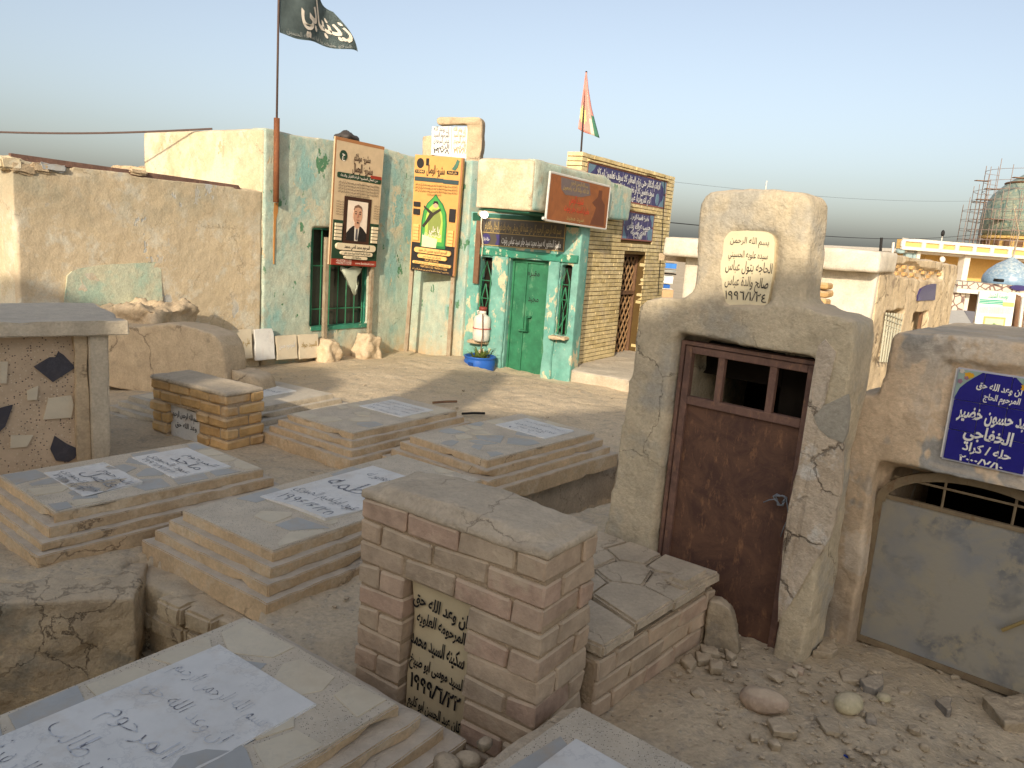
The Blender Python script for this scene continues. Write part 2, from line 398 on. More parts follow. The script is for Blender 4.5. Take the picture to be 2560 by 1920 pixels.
def worn(name, lo, hi, mat, parent=None, bevel=.01, amp=.004, freq=9, cut=.08, M=None, s=0, seg=2, chip=.05):
    """a box with rubbed edges and an uneven surface"""
    bm = bm_of([s_box(lo, hi)])
    bmesh.ops.bevel(bm, geom=bm.edges[:], offset=bevel, segments=seg, affect='EDGES', clamp_overlap=True)
    for ax in range(3):
        L = hi[ax] - lo[ax]; n = min(30, int(L / cut))
        for i in range(1, n):
            p = V((0, 0, 0)); p[ax] = lo[ax] + L * i / n; nn = V((0, 0, 0)); nn[ax] = 1
            bmesh.ops.bisect_plane(bm, geom=bm.verts[:] + bm.edges[:] + bm.faces[:], plane_co=p, plane_no=nn)
    ctr = (V(lo) + V(hi)) / 2; e_ = bevel * 1.6
    for v in bm.verts:
        near = [ax for ax in range(3) if min(abs(v.co[ax] - lo[ax]), abs(v.co[ax] - hi[ax])) < e_]
        if chip and len(near) >= 2:
            q = noise.noise(v.co * 6 + V((s * 5.1, s, 3))) + .6 * noise.noise(v.co * 19 + V((s, 8, s * 2.7)))
            if q > .28:
                for ax in near: v.co[ax] += (1 if v.co[ax] < ctr[ax] else -1) * min(.02, (q - .28) * chip)
        v.co += jig(v.co, amp, freq, s) + jig(v.co, amp * .5, freq * 3.3, s + 1)
    return link(name, b_mesh(bm, True, 28), mat, parent, M)
def clay(name, solids, mat, parent=None, cuts=None, voxel=.025, smooth=3, amp=.008, freq=3.5, amp2=.003, s=0, M=None, keep=None):
    """solids fused, cut out, rounded and roughened like hand-laid plaster"""
    bm0 = bm_of(solids); bmesh.ops.recalc_face_normals(bm0, faces=bm0.faces[:])
    ob = link('tmp', b_mesh(bm0))
    tmp = [ob]
    if cuts:
        # fuse first so that overlapping solids do not confuse the cut
        if len(solids) > 1:
            r0 = ob.modifiers.new('r0', 'REMESH'); r0.mode = 'VOXEL'; r0.voxel_size = voxel
        for c_ in cuts:
            bmc = bm_of([c_]); bmesh.ops.recalc_face_normals(bmc, faces=bmc.faces[:])
            co = link('tmpcut', b_mesh(bmc)); tmp.append(co); co.hide_render = True
            md = ob.modifiers.new('b', 'BOOLEAN'); md.operation = 'DIFFERENCE'; md.object = co; md.solver = 'MANIFOLD'
    rm = ob.modifiers.new('r', 'REMESH'); rm.mode = 'VOXEL'; rm.voxel_size = voxel
    if smooth:
        sm = ob.modifiers.new('s', 'SMOOTH'); sm.iterations = smooth; sm.factor = .5
    dg = bpy.context.evaluated_depsgraph_get(); dg.update()
    me = bpy.data.meshes.new_from_object(ob.evaluated_get(dg))
    for t in tmp:
        d = t.data; bpy.data.objects.remove(t); bpy.data.meshes.remove(d)
    me.materials.clear()
    n = len(me.vertices)
    co = np.empty(n * 3); me.vertices.foreach_get('co', co); co = co.reshape(-1, 3)
    no = np.empty(n * 3); me.vertices.foreach_get('normal', no); no = no.reshape(-1, 3)
    off = V((s * 3.7, s * 9.1, s * 1.3))
    d = np.array([noise.noise(V(p) * freq + off) * amp + noise.noise(V(p) * (freq * 6) + off) * amp2 for p in co])
    co = co + no * d[:, None]
    me.vertices.foreach_set('co', co.ravel()); me.update()
    me.polygons.foreach_set('use_smooth', [True] * len(me.polygons))
    return link(name, me, mat, parent, M)

# ---- Arabic lettering: joined letter forms, laid out right to left
_AR = {'ا': (0xFE8D, 2), 'أ': (0xFE83, 2), 'إ': (0xFE87, 2), 'آ': (0xFE81, 2), 'ب': (0xFE8F, 4), 'ة': (0xFE93, 2), 'ت': (0xFE95, 4), 'ث': (0xFE99, 4),
       'ج': (0xFE9D, 4), 'ح': (0xFEA1, 4), 'خ': (0xFEA5, 4), 'د': (0xFEA9, 2), 'ذ': (0xFEAB, 2), 'ر': (0xFEAD, 2), 'ز': (0xFEAF, 2), 'س': (0xFEB1, 4),
       'ش': (0xFEB5, 4), 'ص': (0xFEB9, 4), 'ض': (0xFEBD, 4), 'ط': (0xFEC1, 4), 'ظ': (0xFEC5, 4), 'ع': (0xFEC9, 4), 'غ': (0xFECD, 4), 'ف': (0xFED1, 4),
       'ق': (0xFED5, 4), 'ك': (0xFED9, 4), 'ل': (0xFEDD, 4), 'م': (0xFEE1, 4), 'ن': (0xFEE5, 4), 'ه': (0xFEE9, 4), 'و': (0xFEED, 2), 'ى': (0xFEEF, 2), 'ي': (0xFEF1, 4)}
def shape_ar(t):
    t = t.replace('لا', '\u0001')
    out = []
    for i, ch in enumerate(t):
        pv = t[i - 1] if i else ' '; nx = t[i + 1] if i + 1 < len(t) else ' '
        jp = pv in _AR and _AR[pv][1] == 4
        jn = nx in _AR or nx == '\u0001'
        if ch == '\u0001': out.append(chr(0xFEFC if jp else 0xFEFB)); continue
        if ch not in _AR: out.append(ch); continue
        b, k = _AR[ch]
        if k == 2: out.append(chr(b + (1 if jp else 0)))
        else: out.append(chr(b + (3 if jp and jn else 1 if jp else 2 if jn else 0)))
    s_ = ''.join(out)[::-1]
    res = ''; num = ''                  # numbers keep their order
    for ch in s_:
        if ch.isdigit() or ch in '/+': num = ch + num
        else: res += num + ch; num = ''
    return res + num
def text_mesh(body, bold=0.0, ar=True):
    cu = bpy.data.curves.new('t', 'FONT'); cu.body = shape_ar(body) if ar else body
    cu.size = 1; cu.offset = bold; cu.resolution_u = 2; cu.fill_mode = 'FRONT'
    o = bpy.data.objects.new('t', cu); COL.objects.link(o)
    dg = bpy.context.evaluated_depsgraph_get(); dg.update()
    me = bpy.data.meshes.new_from_object(o.evaluated_get(dg))
    bpy.data.objects.remove(o); bpy.data.curves.remove(cu)
    return me
def lettering(name, lines, mat, parent, P, xax, yax, bold=.0, skew=0, wob=0, lift=.0025):
    """lines: (text, x0, x1, y_base, height or None) in the plane of P with axes xax, yax (parent-local); one mesh"""
    P, xax, yax = V(P), V(xax), V(yax); nrm = xax.cross(yax).normalized()
    verts = []; faces = []
    for k, (body, x0, x1, yb, h) in enumerate(lines):
        me = text_mesh(body, bold, not body.isascii())
        if not me.vertices: continue
        co = np.empty(len(me.vertices) * 3); me.vertices.foreach_get('co', co); co = co.reshape(-1, 3)
        a, b = co[:, 0].min(), co[:, 0].max()
        sx = (x1 - x0) / max(b - a, 1e-6); sy = h if h else sx
        base = len(verts)
        for c in co:
            x = x0 + (c[0] - a) * sx + c[1] * sy * skew; y = yb + c[1] * sy
            if wob:
                y += wob * noise.noise(V((x * 9, y * 4, k))); x += wob * .5 * noise.noise(V((x * 7, y * 7, k + 9)))
            verts.append(tuple(P + xax * x + yax * y + nrm * lift))
        for p in me.polygons: faces.append(tuple(base + i for i in p.vertices))
        bpy.data.meshes.remove(me)
    me = bpy.data.meshes.new('m'); me.from_pydata(verts, [], faces); me.update()
    return link(name, me, mat, parent)

# ---- irregular cells (cracked slabs, crazy paving)
def clip(poly, a, b):                   # keep the part nearer to a than to b
    m = (a + b) / 2; d = b - a; out = []
    for i in range(len(poly)):
        p, q = poly[i], poly[(i + 1) % len(poly)]
        sp, sq = (p - m).dot(d), (q - m).dot(d)
        if sp <= 0: out.append(p)
        if sp * sq < 0: out.append(p + (q - p) * (sp / (sp - sq)))
    return out
def cells(seeds, x0, y0, x1, y1):
    res = []
    for i, a in enumerate(seeds):
        poly = [V((x0, y0)), V((x1, y0)), V((x1, y1)), V((x0, y1))]
        for j, b in enumerate(seeds):
            if i != j and poly: poly = clip(poly, a, b)
        if len(poly) >= 3: res.append(poly)
    return res
def shrink(poly, k=None, gap=None):
    c = sum(poly, V((0, 0))) / len(poly)
    if gap is not None: return [p + (c - p).normalized() * min(gap * 1.3, (c - p).length * .5) for p in poly]
    return [c + (p - c) * k for p in poly]

# ---- bricks
_bm = {}
def brick_mesh(L, D, Hh, var, mat, bev=.01, amp=.004):
    key = (round(L, 3), round(D, 3), round(Hh, 3), var, mat)
    if key not in _bm:
        bm = bm_of([s_box((0, 0, 0), (L, D, Hh))])
        bmesh.ops.bevel(bm, geom=bm.edges[:], offset=bev, segments=1, affect='EDGES', clamp_overlap=True)
        for v in bm.verts: v.co += jig(v.co + V((var * 3, 0, 0)), amp * 2, 12, var)
        me = b_mesh(bm, True, 30); me.materials.append(MT[mat]); _bm[key] = me
    return _bm[key]
def brick(parent, x, y, z, L, D, Hh, mat, bev=.01, amp=.004, name='brick', tw=.012):
    o = bpy.data.objects.new(name, brick_mesh(L, D, Hh, rnd.randrange(4), mat, bev, amp)); COL.objects.link(o)
    o.parent = parent
    o.location = (x + rnd.uniform(-.002, .002), y + rnd.uniform(-.004, .004), z + rnd.uniform(-.002, .002))
    o.rotation_euler = (0, rnd.uniform(-tw, tw) * .5, rnd.uniform(-tw, tw))
    return o

# ================================================================ THE SETTING
E2 = V((math.sin(R(37)), math.cos(R(37)), 0)); E1 = V((math.sin(R(127)), math.cos(R(127)), 0))
def poly_sd(X, Y, poly):
    ins = np.zeros(X.shape, bool); dm = np.full(X.shape, 1e9)
    for i in range(len(poly)):
        (x0, y0), (x1, y1) = poly[i][:2], poly[(i + 1) % len(poly)][:2]
        c = ((y0 > Y) != (y1 > Y)) & (X < (x1 - x0) * (Y - y0) / ((y1 - y0) or 1e-9) + x0)
        ins ^= c
        L2 = (x1 - x0) ** 2 + (y1 - y0) ** 2
        t = np.clip(((X - x0) * (x1 - x0) + (Y - y0) * (y1 - y0)) / L2, 0, 1)
        dm = np.minimum(dm, np.hypot(X - x0 - t * (x1 - x0), Y - y0 - t * (y1 - y0)))
    return np.where(ins, -dm, dm)
def ss(a, b, x):
    t = np.clip((x - a) / (b - a), 0, 1); return t * t * (3 - 2 * t)
LA, LB = oz(1239, 1235, -.15), oz(1540, 1140, -.15)
PITS = [([(-3.6, 3.3), (-2.3, 3.42), (-1.82, 3.58), (-1.9, 3.86), (-1.15, 3.42), (-.95, 2.7), (-1.5, 2.2), (-2.4, 1.2), (-3.6, 1.4)], -.95, .04),
        ([tuple(LA), tuple(LB), tuple(LB + E1 * .8), tuple(LA + E1 * .55)], -.75, .04),
        ([(-.62, 2.72), (-.44, 2.80), (.10, 2.46), (.02, 2.30), (-.25, 2.36)], -.42, .22)]
def ground_z(X, Y):
    s = X * E2.x + Y * E2.y; e = X * E1.x + Y * E1.y
    z = -.12 - .06 * ss(5, 8, Y)
    z = z - .16 * ss(8.3, 8.68, s) * ss(-7.6, -6.9, e) * ss(14, 11, Y)
    z = z - .15 * ss(-7.4, -8.9, e) * ss(6, 8, Y)
    z = z + .05 * np.exp(-((X - 1.25) ** 2 + (Y - 2.9) ** 2) / .25)
    z = z - .04 * ss(1.8, 2.3, X) * ss(3.3, 2.8, Y)
    for poly, depth, soft in PITS:
        d = poly_sd(X, Y, poly)
        k = ss(soft, -soft, d)
        z = z * (1 - k) + depth * k
    return z
def gz(x, y): return float(ground_z(np.array([float(x)]), np.array([float(y)]))[0])
def axis(a, b, st, far):
    m = list(np.arange(a, b + 1e-6, st)); o = []
    d = st; p = b
    while p < far: d *= 1.45; p += d; o.append(p)
    q = []; d = st; p = a
    while p > -far: d *= 1.45; p -= d; q.append(p)
    return np.array(q[::-1] + m + o)
ax, ay = axis(-4.2, 3.2, .035, 900), axis(1.0, 11.6, .045, 900)
GX, GY = np.meshgrid(ax, ay)
GZ = ground_z(GX, GY)
flatm = (np.abs(GX) < 12) & (GY > 0) & (GY < 14)
rb = np.exp(-((GX - 1.35) ** 2 + (GY - 2.85) ** 2) / .55)
nz = np.zeros_like(GZ)
for j in range(len(ay)):
    for i in range(len(ax)):
        if flatm[j, i]:
            p = V((ax[i], ay[j], 0))
            nz[j, i] = noise.noise(p * 1.3) * .03 + noise.noise(p * 5) * .014 + noise.noise(p * 13) * (.008 + .014 * rb[j, i])
GZ = GZ + nz
gv = np.stack([GX, GY, GZ], -1).reshape(-1, 3)
nx_, ny_ = len(ax), len(ay)
idx = np.arange(nx_ * ny_).reshape(ny_, nx_)
gf = np.stack([idx[:-1, :-1], idx[:-1, 1:], idx[1:, 1:], idx[1:, :-1]], -1).reshape(-1, 4)
gm = bpy.data.meshes.new('ground'); gm.from_pydata(gv.tolist(), [], gf.tolist()); gm.update()
gm.polygons.foreach_set('use_smooth', [True] * len(gm.polygons))
tag(link('ground', gm, 'ground'), 'dusty sand and trodden cement between the graves', 'ground', kind='structure')

# ---------------------------------------------------------------- the building behind the photographer that shades the foreground
skyl = [(-10.5, 7.2), (-9, 7.2), (-7.7, 7.05), (-7, 7.02), (-6.5, 6.95), (-6, 6.65), (-5.68, 6.5), (-5.64, 5.75), (-4.88, 5.75), (-4.84, 7.08), (-4.12, 7.12),
        (-4.08, 6.05), (-3.2, 6.08), (-2.36, 6.38), (-2.05, 6.1), (-1.9, 5.85), (-1.3, 5.97), (0, 6.0), (2.2, 6.1)]
bt = thing('neighbouring_building', 'long plastered building with a stepped roofline standing behind the viewpoint', 'building', Matrix.Translation((0, -7, -.3)))
mesh('wall', s_prism([(-10.5, 0)] + [(x, z + .3) for x, z in skyl] + [(2.2, 0)], -.5, 0), 'white', bt)
for wx in (-9.5, -7.2, -2.6, .4):
    w_ = mesh('window', s_box((wx, -.02, 1.6), (wx + 1.0, .03, 3.0)), 'wood', bt)
    mesh('pane', s_box((wx + .08, .03, 1.68), (wx + .92, .045, 2.92)), 'glass', w_)

# ================================================================ STEPPED GRAVES
def grave(name, label, Lc, Fc, length, zt, tiers, plaques=(), n_st=26, group='stepped graves faced with stone pieces', seed=1, topmat='terr', sidemat='terr_side', stones=('st_grey', 'st_cream', 'st_cream'), ch=.55, stoneh=.004):
    """tiers: (height, how far it steps out). plaques: (x0,y0,x1,y1, mat, lines, ink, bold)"""
    a = oz(*Lc, zt) if isinstance(Lc, tuple) else Lc
    b = oz(*Fc, zt) if isinstance(Fc, tuple) else Fc
    ex = (b - a).normalized(); W = (b - a).length
    g = thing(name, label, 'grave', Matrix.Translation(a) @ Matrix.Rotation(math.atan2(ex.y, ex.x), 4, 'Z'), group)
    rg = random.Random(seed); z = 0; top = None
    for i, (h, so) in enumerate(tiers):
        lo, hi = (-so, -so, z - h), (W + so, length + so, z)
        if i == 0: top = worn('top_slab', lo, hi, sidemat, g, .004, .004, 12, .06, s=seed)
        else: worn('step', lo, hi, sidemat, g, .005, .006, 10, .07, s=seed + i)
        z -= h - .004
    # the ground-down face of the top slab
    pc = mesh('terrazzo_face', s_plate([V((.008, .008)), V((W - .008, .008)), V((W - .008, length - .008)), V((.008, length - .008))], -.004, .0055), topmat, top)
    seeds = [V((rg.uniform(0, W), rg.uniform(0, length))) for _ in range(n_st)]
    for _ in range(2):
        cs = cells(seeds, 0.012, .012, W - .012, length - .012)
        seeds = [sum(c, V((0, 0))) / len(c) for c in cs]
    for c in cells(seeds, .012, .012, W - .012, length - .012):
        if rg.random() > ch: continue
        q = shrink(c, rg.uniform(.66, .9))
        q = [p + V((rg.uniform(-.012, .012), rg.uniform(-.012, .012))) for p in q]
        q = [V((min(max(p.x, .012), W - .012), min(max(p.y, .012), length - .012))) for p in q]
        if any(all(x0 < p.x < x1 and y0 < p.y < y1 for p in q) for x0, y0, x1, y1, *_ in plaques): continue
        mesh('stone_piece', s_plate(q, 0, .0055 + stoneh * rg.uniform(.5, 1)), rg.choice(stones), top)
    for x0, y0, x1, y1, pm, lines, ink, bold in plaques:
        p = worn('plaque', (x0, y0, .0), (x1, y1, .013), pm, g, .004, .0012, 9, .2, s=seed)
        if lines: lettering('inscription', [(t, x0 + (x1 - x0) * u0, x0 + (x1 - x0) * u1, y0 + (y1 - y0) * v, (y1 - y0) * h) for t, u0, u1, v, h in lines], ink, p, (0, 0, .013), (1, 0, 0), (0, 1, 0), bold, 0, .009, .0012)
    return g
T4 = [(.055, 0), (.06, .05), (.06, .10), (.12, .15)]
L3, F3 = (456, 1278), (682, 1381)
grave('stepped_grave', 'stepped grave of four sandstone tiers with marble plate dated 1994, behind the brick headstone', L3, F3, 1.66, .1, T4,
      [(.1, .42, .66, 1.32, 'marble', [('المرحوم المغفور له', .2, .95, .80, .13), ('فاطمه', .1, .9, .46, .30), ('عبود ابراهيم الجبوري', .06, .96, .25, .13), ('١٩٩٤/٤/٢٥', .12, .88, .07, .15)], 'ink_grey', -.006)],
      30, seed=3, stones=('st_cream', 'st_cream', 'st_grey'))
L2, F2 = (-8, 1190), (137, 1285)
grave('stepped_grave', 'stepped grave with two small marble plates side by side on its top', L2, F2, 1.24, .1, [(.055, 0), (.06, .05), (.05, .10), (.11, .14)],
      [(.12, .20, .66, .56, 'marble', [('المرحوم', .3, .9, .72, .2), ('فاضل', .25, .9, .44, .32), ('عبود الجبوري', .08, .95, .24, .17), ('١٩٩٥/١٢/٢٠', .15, .85, .06, .15)], 'ink_grey', -.006),
       (.12, .72, .66, 1.10, 'marble', [('المرحوم', .3, .9, .72, .2), ('ماجد', .3, .9, .44, .32), ('عبود الجبوري', .08, .95, .24, .17), ('١٩٩٦/٧/٢٨', .15, .85, .06, .15)], 'ink_grey', -.006)],
      30, seed=5, ch=.8, stones=('st_grey', 'st_grey', 'st_cream'))
L4, F4 = (1024, 1090), (1219, 1153)
grave('stepped_grave', 'stepped grave with pale stone pieces beside the tomb with the rusty door', L4, F4, 1.36, .1, T4,
      [(.16, .82, .70, 1.24, 'marble', [('بسم الله الرحمن الرحيم', .15, .9, .74, .14), ('عبدي محمد حميد', .12, .92, .42, .22), ('توفي يوم', .3, .8, .25, .13), ('٢٠٠٠', .2, .8, .06, .14)], 'ink_grey', -.006)],
      34, seed=9, ch=.6)
L5, F5 = (717, 1036), (881.6, 1085)
grave('stepped_grave', 'stepped grave half in sunlight in the middle of the yard', L5, F5, 1.25, .1, [(.05, 0), (.055, .05), (.055, .10), (.12, .15)],
      [(.14, .66, .66, 1.08, 'marble', [('بسم الله الرحمن الرحيم', .1, .92, .76, .12), ('المرحوم السيد جاسم', .1, .92, .55, .12), ('محمد حسن الموسوي', .1, .92, .33, .13), ('توفي سنة ١٩٩٨', .15, .88, .08, .13)], 'ink_grey', -.002)],
      30, seed=12, ch=.6)
L6, F6 = (320, 991), (520, 1046)
grave('stepped_grave', 'whitish stepped grave behind the ochre brick headstone', L6, F6, 1.5, -.02, [(.045, 0), (.05, .06), (.05, .12), (.05, .18)],
      [(.2, .75, .8, 1.3, 'marble', [('المرحوم حسين', .1, .92, .6, .16), ('علي جواد', .1, .92, .2, .16)], 'ink_grey', -.002)], 10, seed=15, topmat='slab', sidemat='slab', ch=.3)
# nearest grave, lower left: its back and right corners are what the photo shows
def corner_grave(name, label, Bc, Rc, length, zt, tiers, plaques, **kw):
    b = oz(*Bc, zt); r_ = oz(*Rc, zt)
    ex = (r_ - b).normalized(); ey = V((-ex.y, ex.x, 0))
    a = b - ey * length; f = r_ - ey * length
    return grave(name, label, a, f, length, zt, tiers, plaques, **kw)
corner_grave('stepped_grave', 'nearest stepped grave with a large scribbled marble plate, blue-grey stones round it', (612, 1543), (999, 1762), 1.55, .15,
      [(.045, 0), (.05, .055), (.05, .11), (.06, .165), (.6, .165)],
      [(.12, .12, .66, 1.36, 'marble', [('بسم الله الرحمن الرحيم', .06, .94, .84, .07), ('ان وعد الله حق', .12, .9, .74, .07), ('المرحوم', .2, .8, .62, .09), ('حسن طالب', .1, .9, .50, .10), ('علي عبد الزهرة', .08, .92, .38, .09), ('توفي ١٩٩٦', .2, .8, .24, .10)], 'ink_faint', -.02)],
      n_st=34, seed=21, ch=.75, stones=('st_grey', 'st_cream', 'st_cream'))
corner_grave('stepped_grave', 'corner of a low grave with broken cement edge in front of the brick headstone', (1448, 1766), (2000, 2062), 1.3, .15,
      [(.05, 0), (.5, .07)], [(.10, .2, .62, 1.14, 'marble', [('ان وعد الله حق', .1, .9, .8, .1), ('المرحوم', .2, .8, .5, .15)], 'ink_faint', -.02)],
      n_st=30, seed=23, ch=.8, stones=('st_grey', 'st_grey', 'st_cream'), sidemat='cap')
# broken lumps along the edge of that grave
for k, (px_, py_, r_) in enumerate(((1165, 1895, .05), (1215, 1850, .035), (1118, 1912, .06), (1240, 1905, .04))):
    p = oz(px_, py_, .02)
    tag(clay('broken_cement_lump', [s_ball((0, 0, 0), (r_, r_ * .8, r_ * .6))], 'rock', None, None, .012, 1, .012, 14, .004, k, Matrix.Translation((p.x, p.y, .0 + r_ * .2)) @ Matrix.Rotation(k, 4, 'Z')),
        ['grey broken cement lump lying lowest at the bottom edge of the picture', 'small cement chip just below the black lettered plaque', 'largest cement lump at the corner of the nearest grave', 'cement lump against the broken grave edge'][k], 'rubble', 'cement lumps by the broken grave')

# ledges and plinths of earth under the graves
def ledge(name, label, pts, z0, z1, mat, amp=.025, voxel=.03, s=0):
    o = clay(name, [s_plate([V(p[:2]) for p in pts], z0, z1)], mat, None, None, voxel, 4, amp, 3, .006, s)
    return tag(o, label, 'plinth')
a3, f3 = oz(*L3, .1), oz(*F3, .1)
# earth bank that closes the pit at the back, with a bulging plaster patch
pa, pb_ = oz(-260, 1520, -.13), oz(312, 1488, -.13)
dz = (pb_ - pa).normalized(); nz_ = V((dz.y, -dz.x, 0))
PBM = Matrix.Translation((pa.x, pa.y, 0)) @ Matrix.Rotation(math.atan2(dz.y, dz.x), 4, 'Z')
LP = (pb_ - pa).length
def pbp(x, y): p = on(PBM, x, y); return (p.x, p.z)
pbk = clay('pit_bank', [s_box((0, 0, -1.1), (LP + .05, .42, -.135)), s_prism([pbp(70, 1560), pbp(150, 1545), pbp(215, 1560), pbp(235, 1600), pbp(200, 1620), pbp(130, 1628), pbp(75, 1610)], -.03, .1), s_prism([pbp(-100, 1640), pbp(60, 1650), pbp(190, 1640), pbp(250, 1680), pbp(200, 1760), pbp(-100, 1760)], -.02, .1)], 'pit', None, None, .022, 4, .028, 4, .007, 6, PBM)
tag(pbk, 'plastered earth bank with bulging patches closing the pit at its back', 'bank')
ledge('mud_brick_plinth', 'crumbling mud-brick plinth at the edge of the pit', [oz(306, 1430, -.17), oz(553, 1548, -.17), oz(640, 1590, -.17), oz(700, 1570, -.17), f3 - E2 * .05, a3 - E1 * .2 + E2 * .1, oz(290, 1400, -.17)], -1.0, -.172, 'pit', .03, .025, 2)
ppa, ppb = oz(306, 1430, -.17), oz(553, 1548, -.17)
PPM = Matrix.Translation((ppa.x, ppa.y, .0)) @ Matrix.Rotation(math.atan2(ppb.y - ppa.y, ppb.x - ppa.x), 4, 'Z')
mb = thing('mud_brick_facing', 'broken mud bricks facing the side of the pit', 'brickwork', PPM)
rq = random.Random(8)
for j in range(5):
    x = -.02 + (j % 2) * .1
    while x < .72:
        L_ = rq.uniform(.17, .26)
        if rq.random() < .7: worn('brick', (x, -.03 - rq.uniform(0, .035), -.27 - .12 * j), (x + L_, .06, -.17 - .12 * j), 'pit', mb, .014, .012, 11, .05, s=j * 7 + int(x * 20))
        x += L_ + .012
a4, f4 = oz(*L4, .1), oz(*F4, .1)
ledge('cement_plinth', 'cement ledge under the grave beside the rusty-doored tomb', [LA + V((-.02, -.03, 0)), LB + V((.05, .05, 0)), LB - E1 * .9 + E2 * .05, LA - E1 * 1.2], -.8, -.165, 'cap', .015, .03, 4)

# ================================================================ BRICK HEADSTONE
HM = frame(124, (.165 - .867 * math.sin(R(124)), 2.40 - .867 * math.cos(R(124)), 0))
BGM = frame(130, (.165 - .867 * math.sin(R(130)), 2.40 - .867 * math.cos(R(130)), 0))
hs = thing('brick_headstone', 'tan brick headstone with cement cap and black lettered plaque, nearest the viewer', 'headstone', HM)
HW, HD = .867, .34
RT, RP = .66, .09
for i in range(12):
    z = RT - RP * (i + 1) + .005
    ev = i % 2 == 0
    hh = .08
    if i < 3:
        xs = [0, .24, .49, .735, HW] if ev else [0, .118, .37, .62, HW]
        if i == 2: xs = [0, .235, .48, .735, HW]
    else:
        xs = [0, .24, None, .545, .735, HW] if ev else [0, .12, .24, None, .545, .62, HW]
        if not ev: xs = [0, .118, .24, None, .55, HW]
    for a, b in zip(xs[:-1], xs[1:]):
        if a is None or b is None: continue
        D = .115
        if b == HW: D = .235 if ev else .115
        if a == 0: D = .235 if ev else .115
        brick(hs, a + .004, 0, z, b - a - .009, D, hh, 'brick', .007, .0055)
    ys = [.24, HD] if ev else [.12, HD]
    brick(hs, HW - .115, ys[0] + .004, z, .115, ys[1] - ys[0] - .008, hh, 'brick', .007, .0055)
    brick(hs, 0, ys[0] + .004, z, .115, ys[1] - ys[0] - .008, hh, 'brick', .007, .0055)
mesh('mortar', [s_box((.012, .012, .39), (HW - .012, HD - .005, RT - .005)), s_box((.012, .012, -.45), (.232, HD - .005, .392)), s_box((.555, .012, -.45), (HW - .012, HD - .005, .392)), s_box((.23, .10, -.45), (.56, HD - .006, .392))], 'mortar', hs)
clay('cement_cap', [s_box((-.005, -.005, RT - .012), (HW + .005, HD + .01, RT + .03)), s_prism([(.03, RT), (.08, RT + .055), (.45, RT + .068), (HW - .08, RT + .052), (HW - .02, RT)], .03, HD - .02)], 'cap', hs, None, .016, 5, .008, 5, .003, 1)
pl = worn('plaque', (.243, .045, -.42), (.547, .075, .385), 'plaque', hs, .004, .001, 9, .2)
lettering('inscription', [('ان وعد الله حق', .258, .522, .305, .07), ('المرحومه العلويه', .28, .516, .235, .064), ('سكينه السيد محمد', .256, .52, .135, .085), ('السيد موسى ابو طبيخ', .256, .522, .05, .064),
    ('١٩٩٩/٦/٢٢', .262, .51, -.045, .085), ('كان عبد الحسن ابو كليع', .256, .52, -.125, .06)], 'ink', pl, (0, .045, 0), (1, 0, -.06), (0, 0, 1), .028, .1, .006, .002)

# ================================================================ LOW BRICK GRAVE BEHIND IT
bg = thing('brick_grave', 'low tan brick grave with cracked plaster top running back to the rusty door', 'grave', BGM)
GY0, GY1, GT = HD + .03, 1.34, .20
for i in range(5):
    z = GT - .05 - .085 * (i + 1)
    y = GY0 + (0 if i % 2 else -.12)
    while y < GY1 - .02:
        a = max(y, GY0); b = min(y + .25, GY1)
        if b - a > .04: brick(bg, HW - .115 + rnd.uniform(-.008, .008), a + .004, z, .115, b - a - .009, .075, 'brick', .007, .006)
        y += .25
    x = .0 if i % 2 else -.12
    while x < HW - .13:
        a = max(x, 0); b = min(x + .25, HW - .12)
        if b - a > .04: brick(bg, a, GY1 - .115, z, b - a - .009, .115, .075, 'brick', .007, .006)
        x += .25
mesh('mortar', s_box((.015, GY0, -.4), (HW - .014, GY1 - .014, GT - .055)), 'mortar', bg)
rg = random.Random(31)
seeds = [V((rg.uniform(0, HW), rg.uniform(GY0, GY1))) for _ in range(17)]
for _ in range(2): seeds = [sum(c, V((0, 0))) / len(c) for c in cells(seeds, 0, GY0, HW, GY1)]
for k, c in enumerate(cells(seeds, .0, GY0, HW + .012, GY1 + .012)):
    q = shrink(c, gap=rg.uniform(.0015, .005))
    cen = sum(q, V((0, 0))) / len(q)
    bm = bm_of([s_plate([p - cen for p in q], -.05, 0)])
    bmesh.ops.bevel(bm, geom=bm.edges[:], offset=.01, segments=2, affect='EDGES', clamp_overlap=True)
    bmesh.ops.triangulate(bm, faces=[f for f in bm.faces if len(f.verts) > 4])
    bmesh.ops.subdivide_edges(bm, edges=[e for e in bm.edges if e.calc_length() > .06], cuts=1)
    for v in bm.verts: v.co += jig(v.co + V((k, 0, 0)), .005, 14, k)
    o = link('plaster_slab', b_mesh(bm, True, 35), 'cap', bg)
    o.location = (cen.x, cen.y, GT + .02 + .006 * math.sin(cen.y * 9) + rg.uniform(-.004, .006)); o.rotation_euler = (rg.uniform(-.02, .02), rg.uniform(-.02, .02), 0)
worn('loose_brick', (HW - .12, GY1 - .30, GT - .03), (HW - .005, GY1 - .06, GT + .05), 'cap', bg, .02, .008, 12, .05)
for k, (x, y, r_) in enumerate(((.70, 1.0, .035), (.76, 1.06, .03), (.66, .95, .02), (.74, .93, .022), (.80, .98, .02))):
    clay('rubble_stone', [s_ball((0, 0, 0), (r_, r_ * .8, r_ * .7))], 'rock', bg, None, .009, 0, .012, 20, .003, k, Matrix.Translation((x, y, GT - .01)))

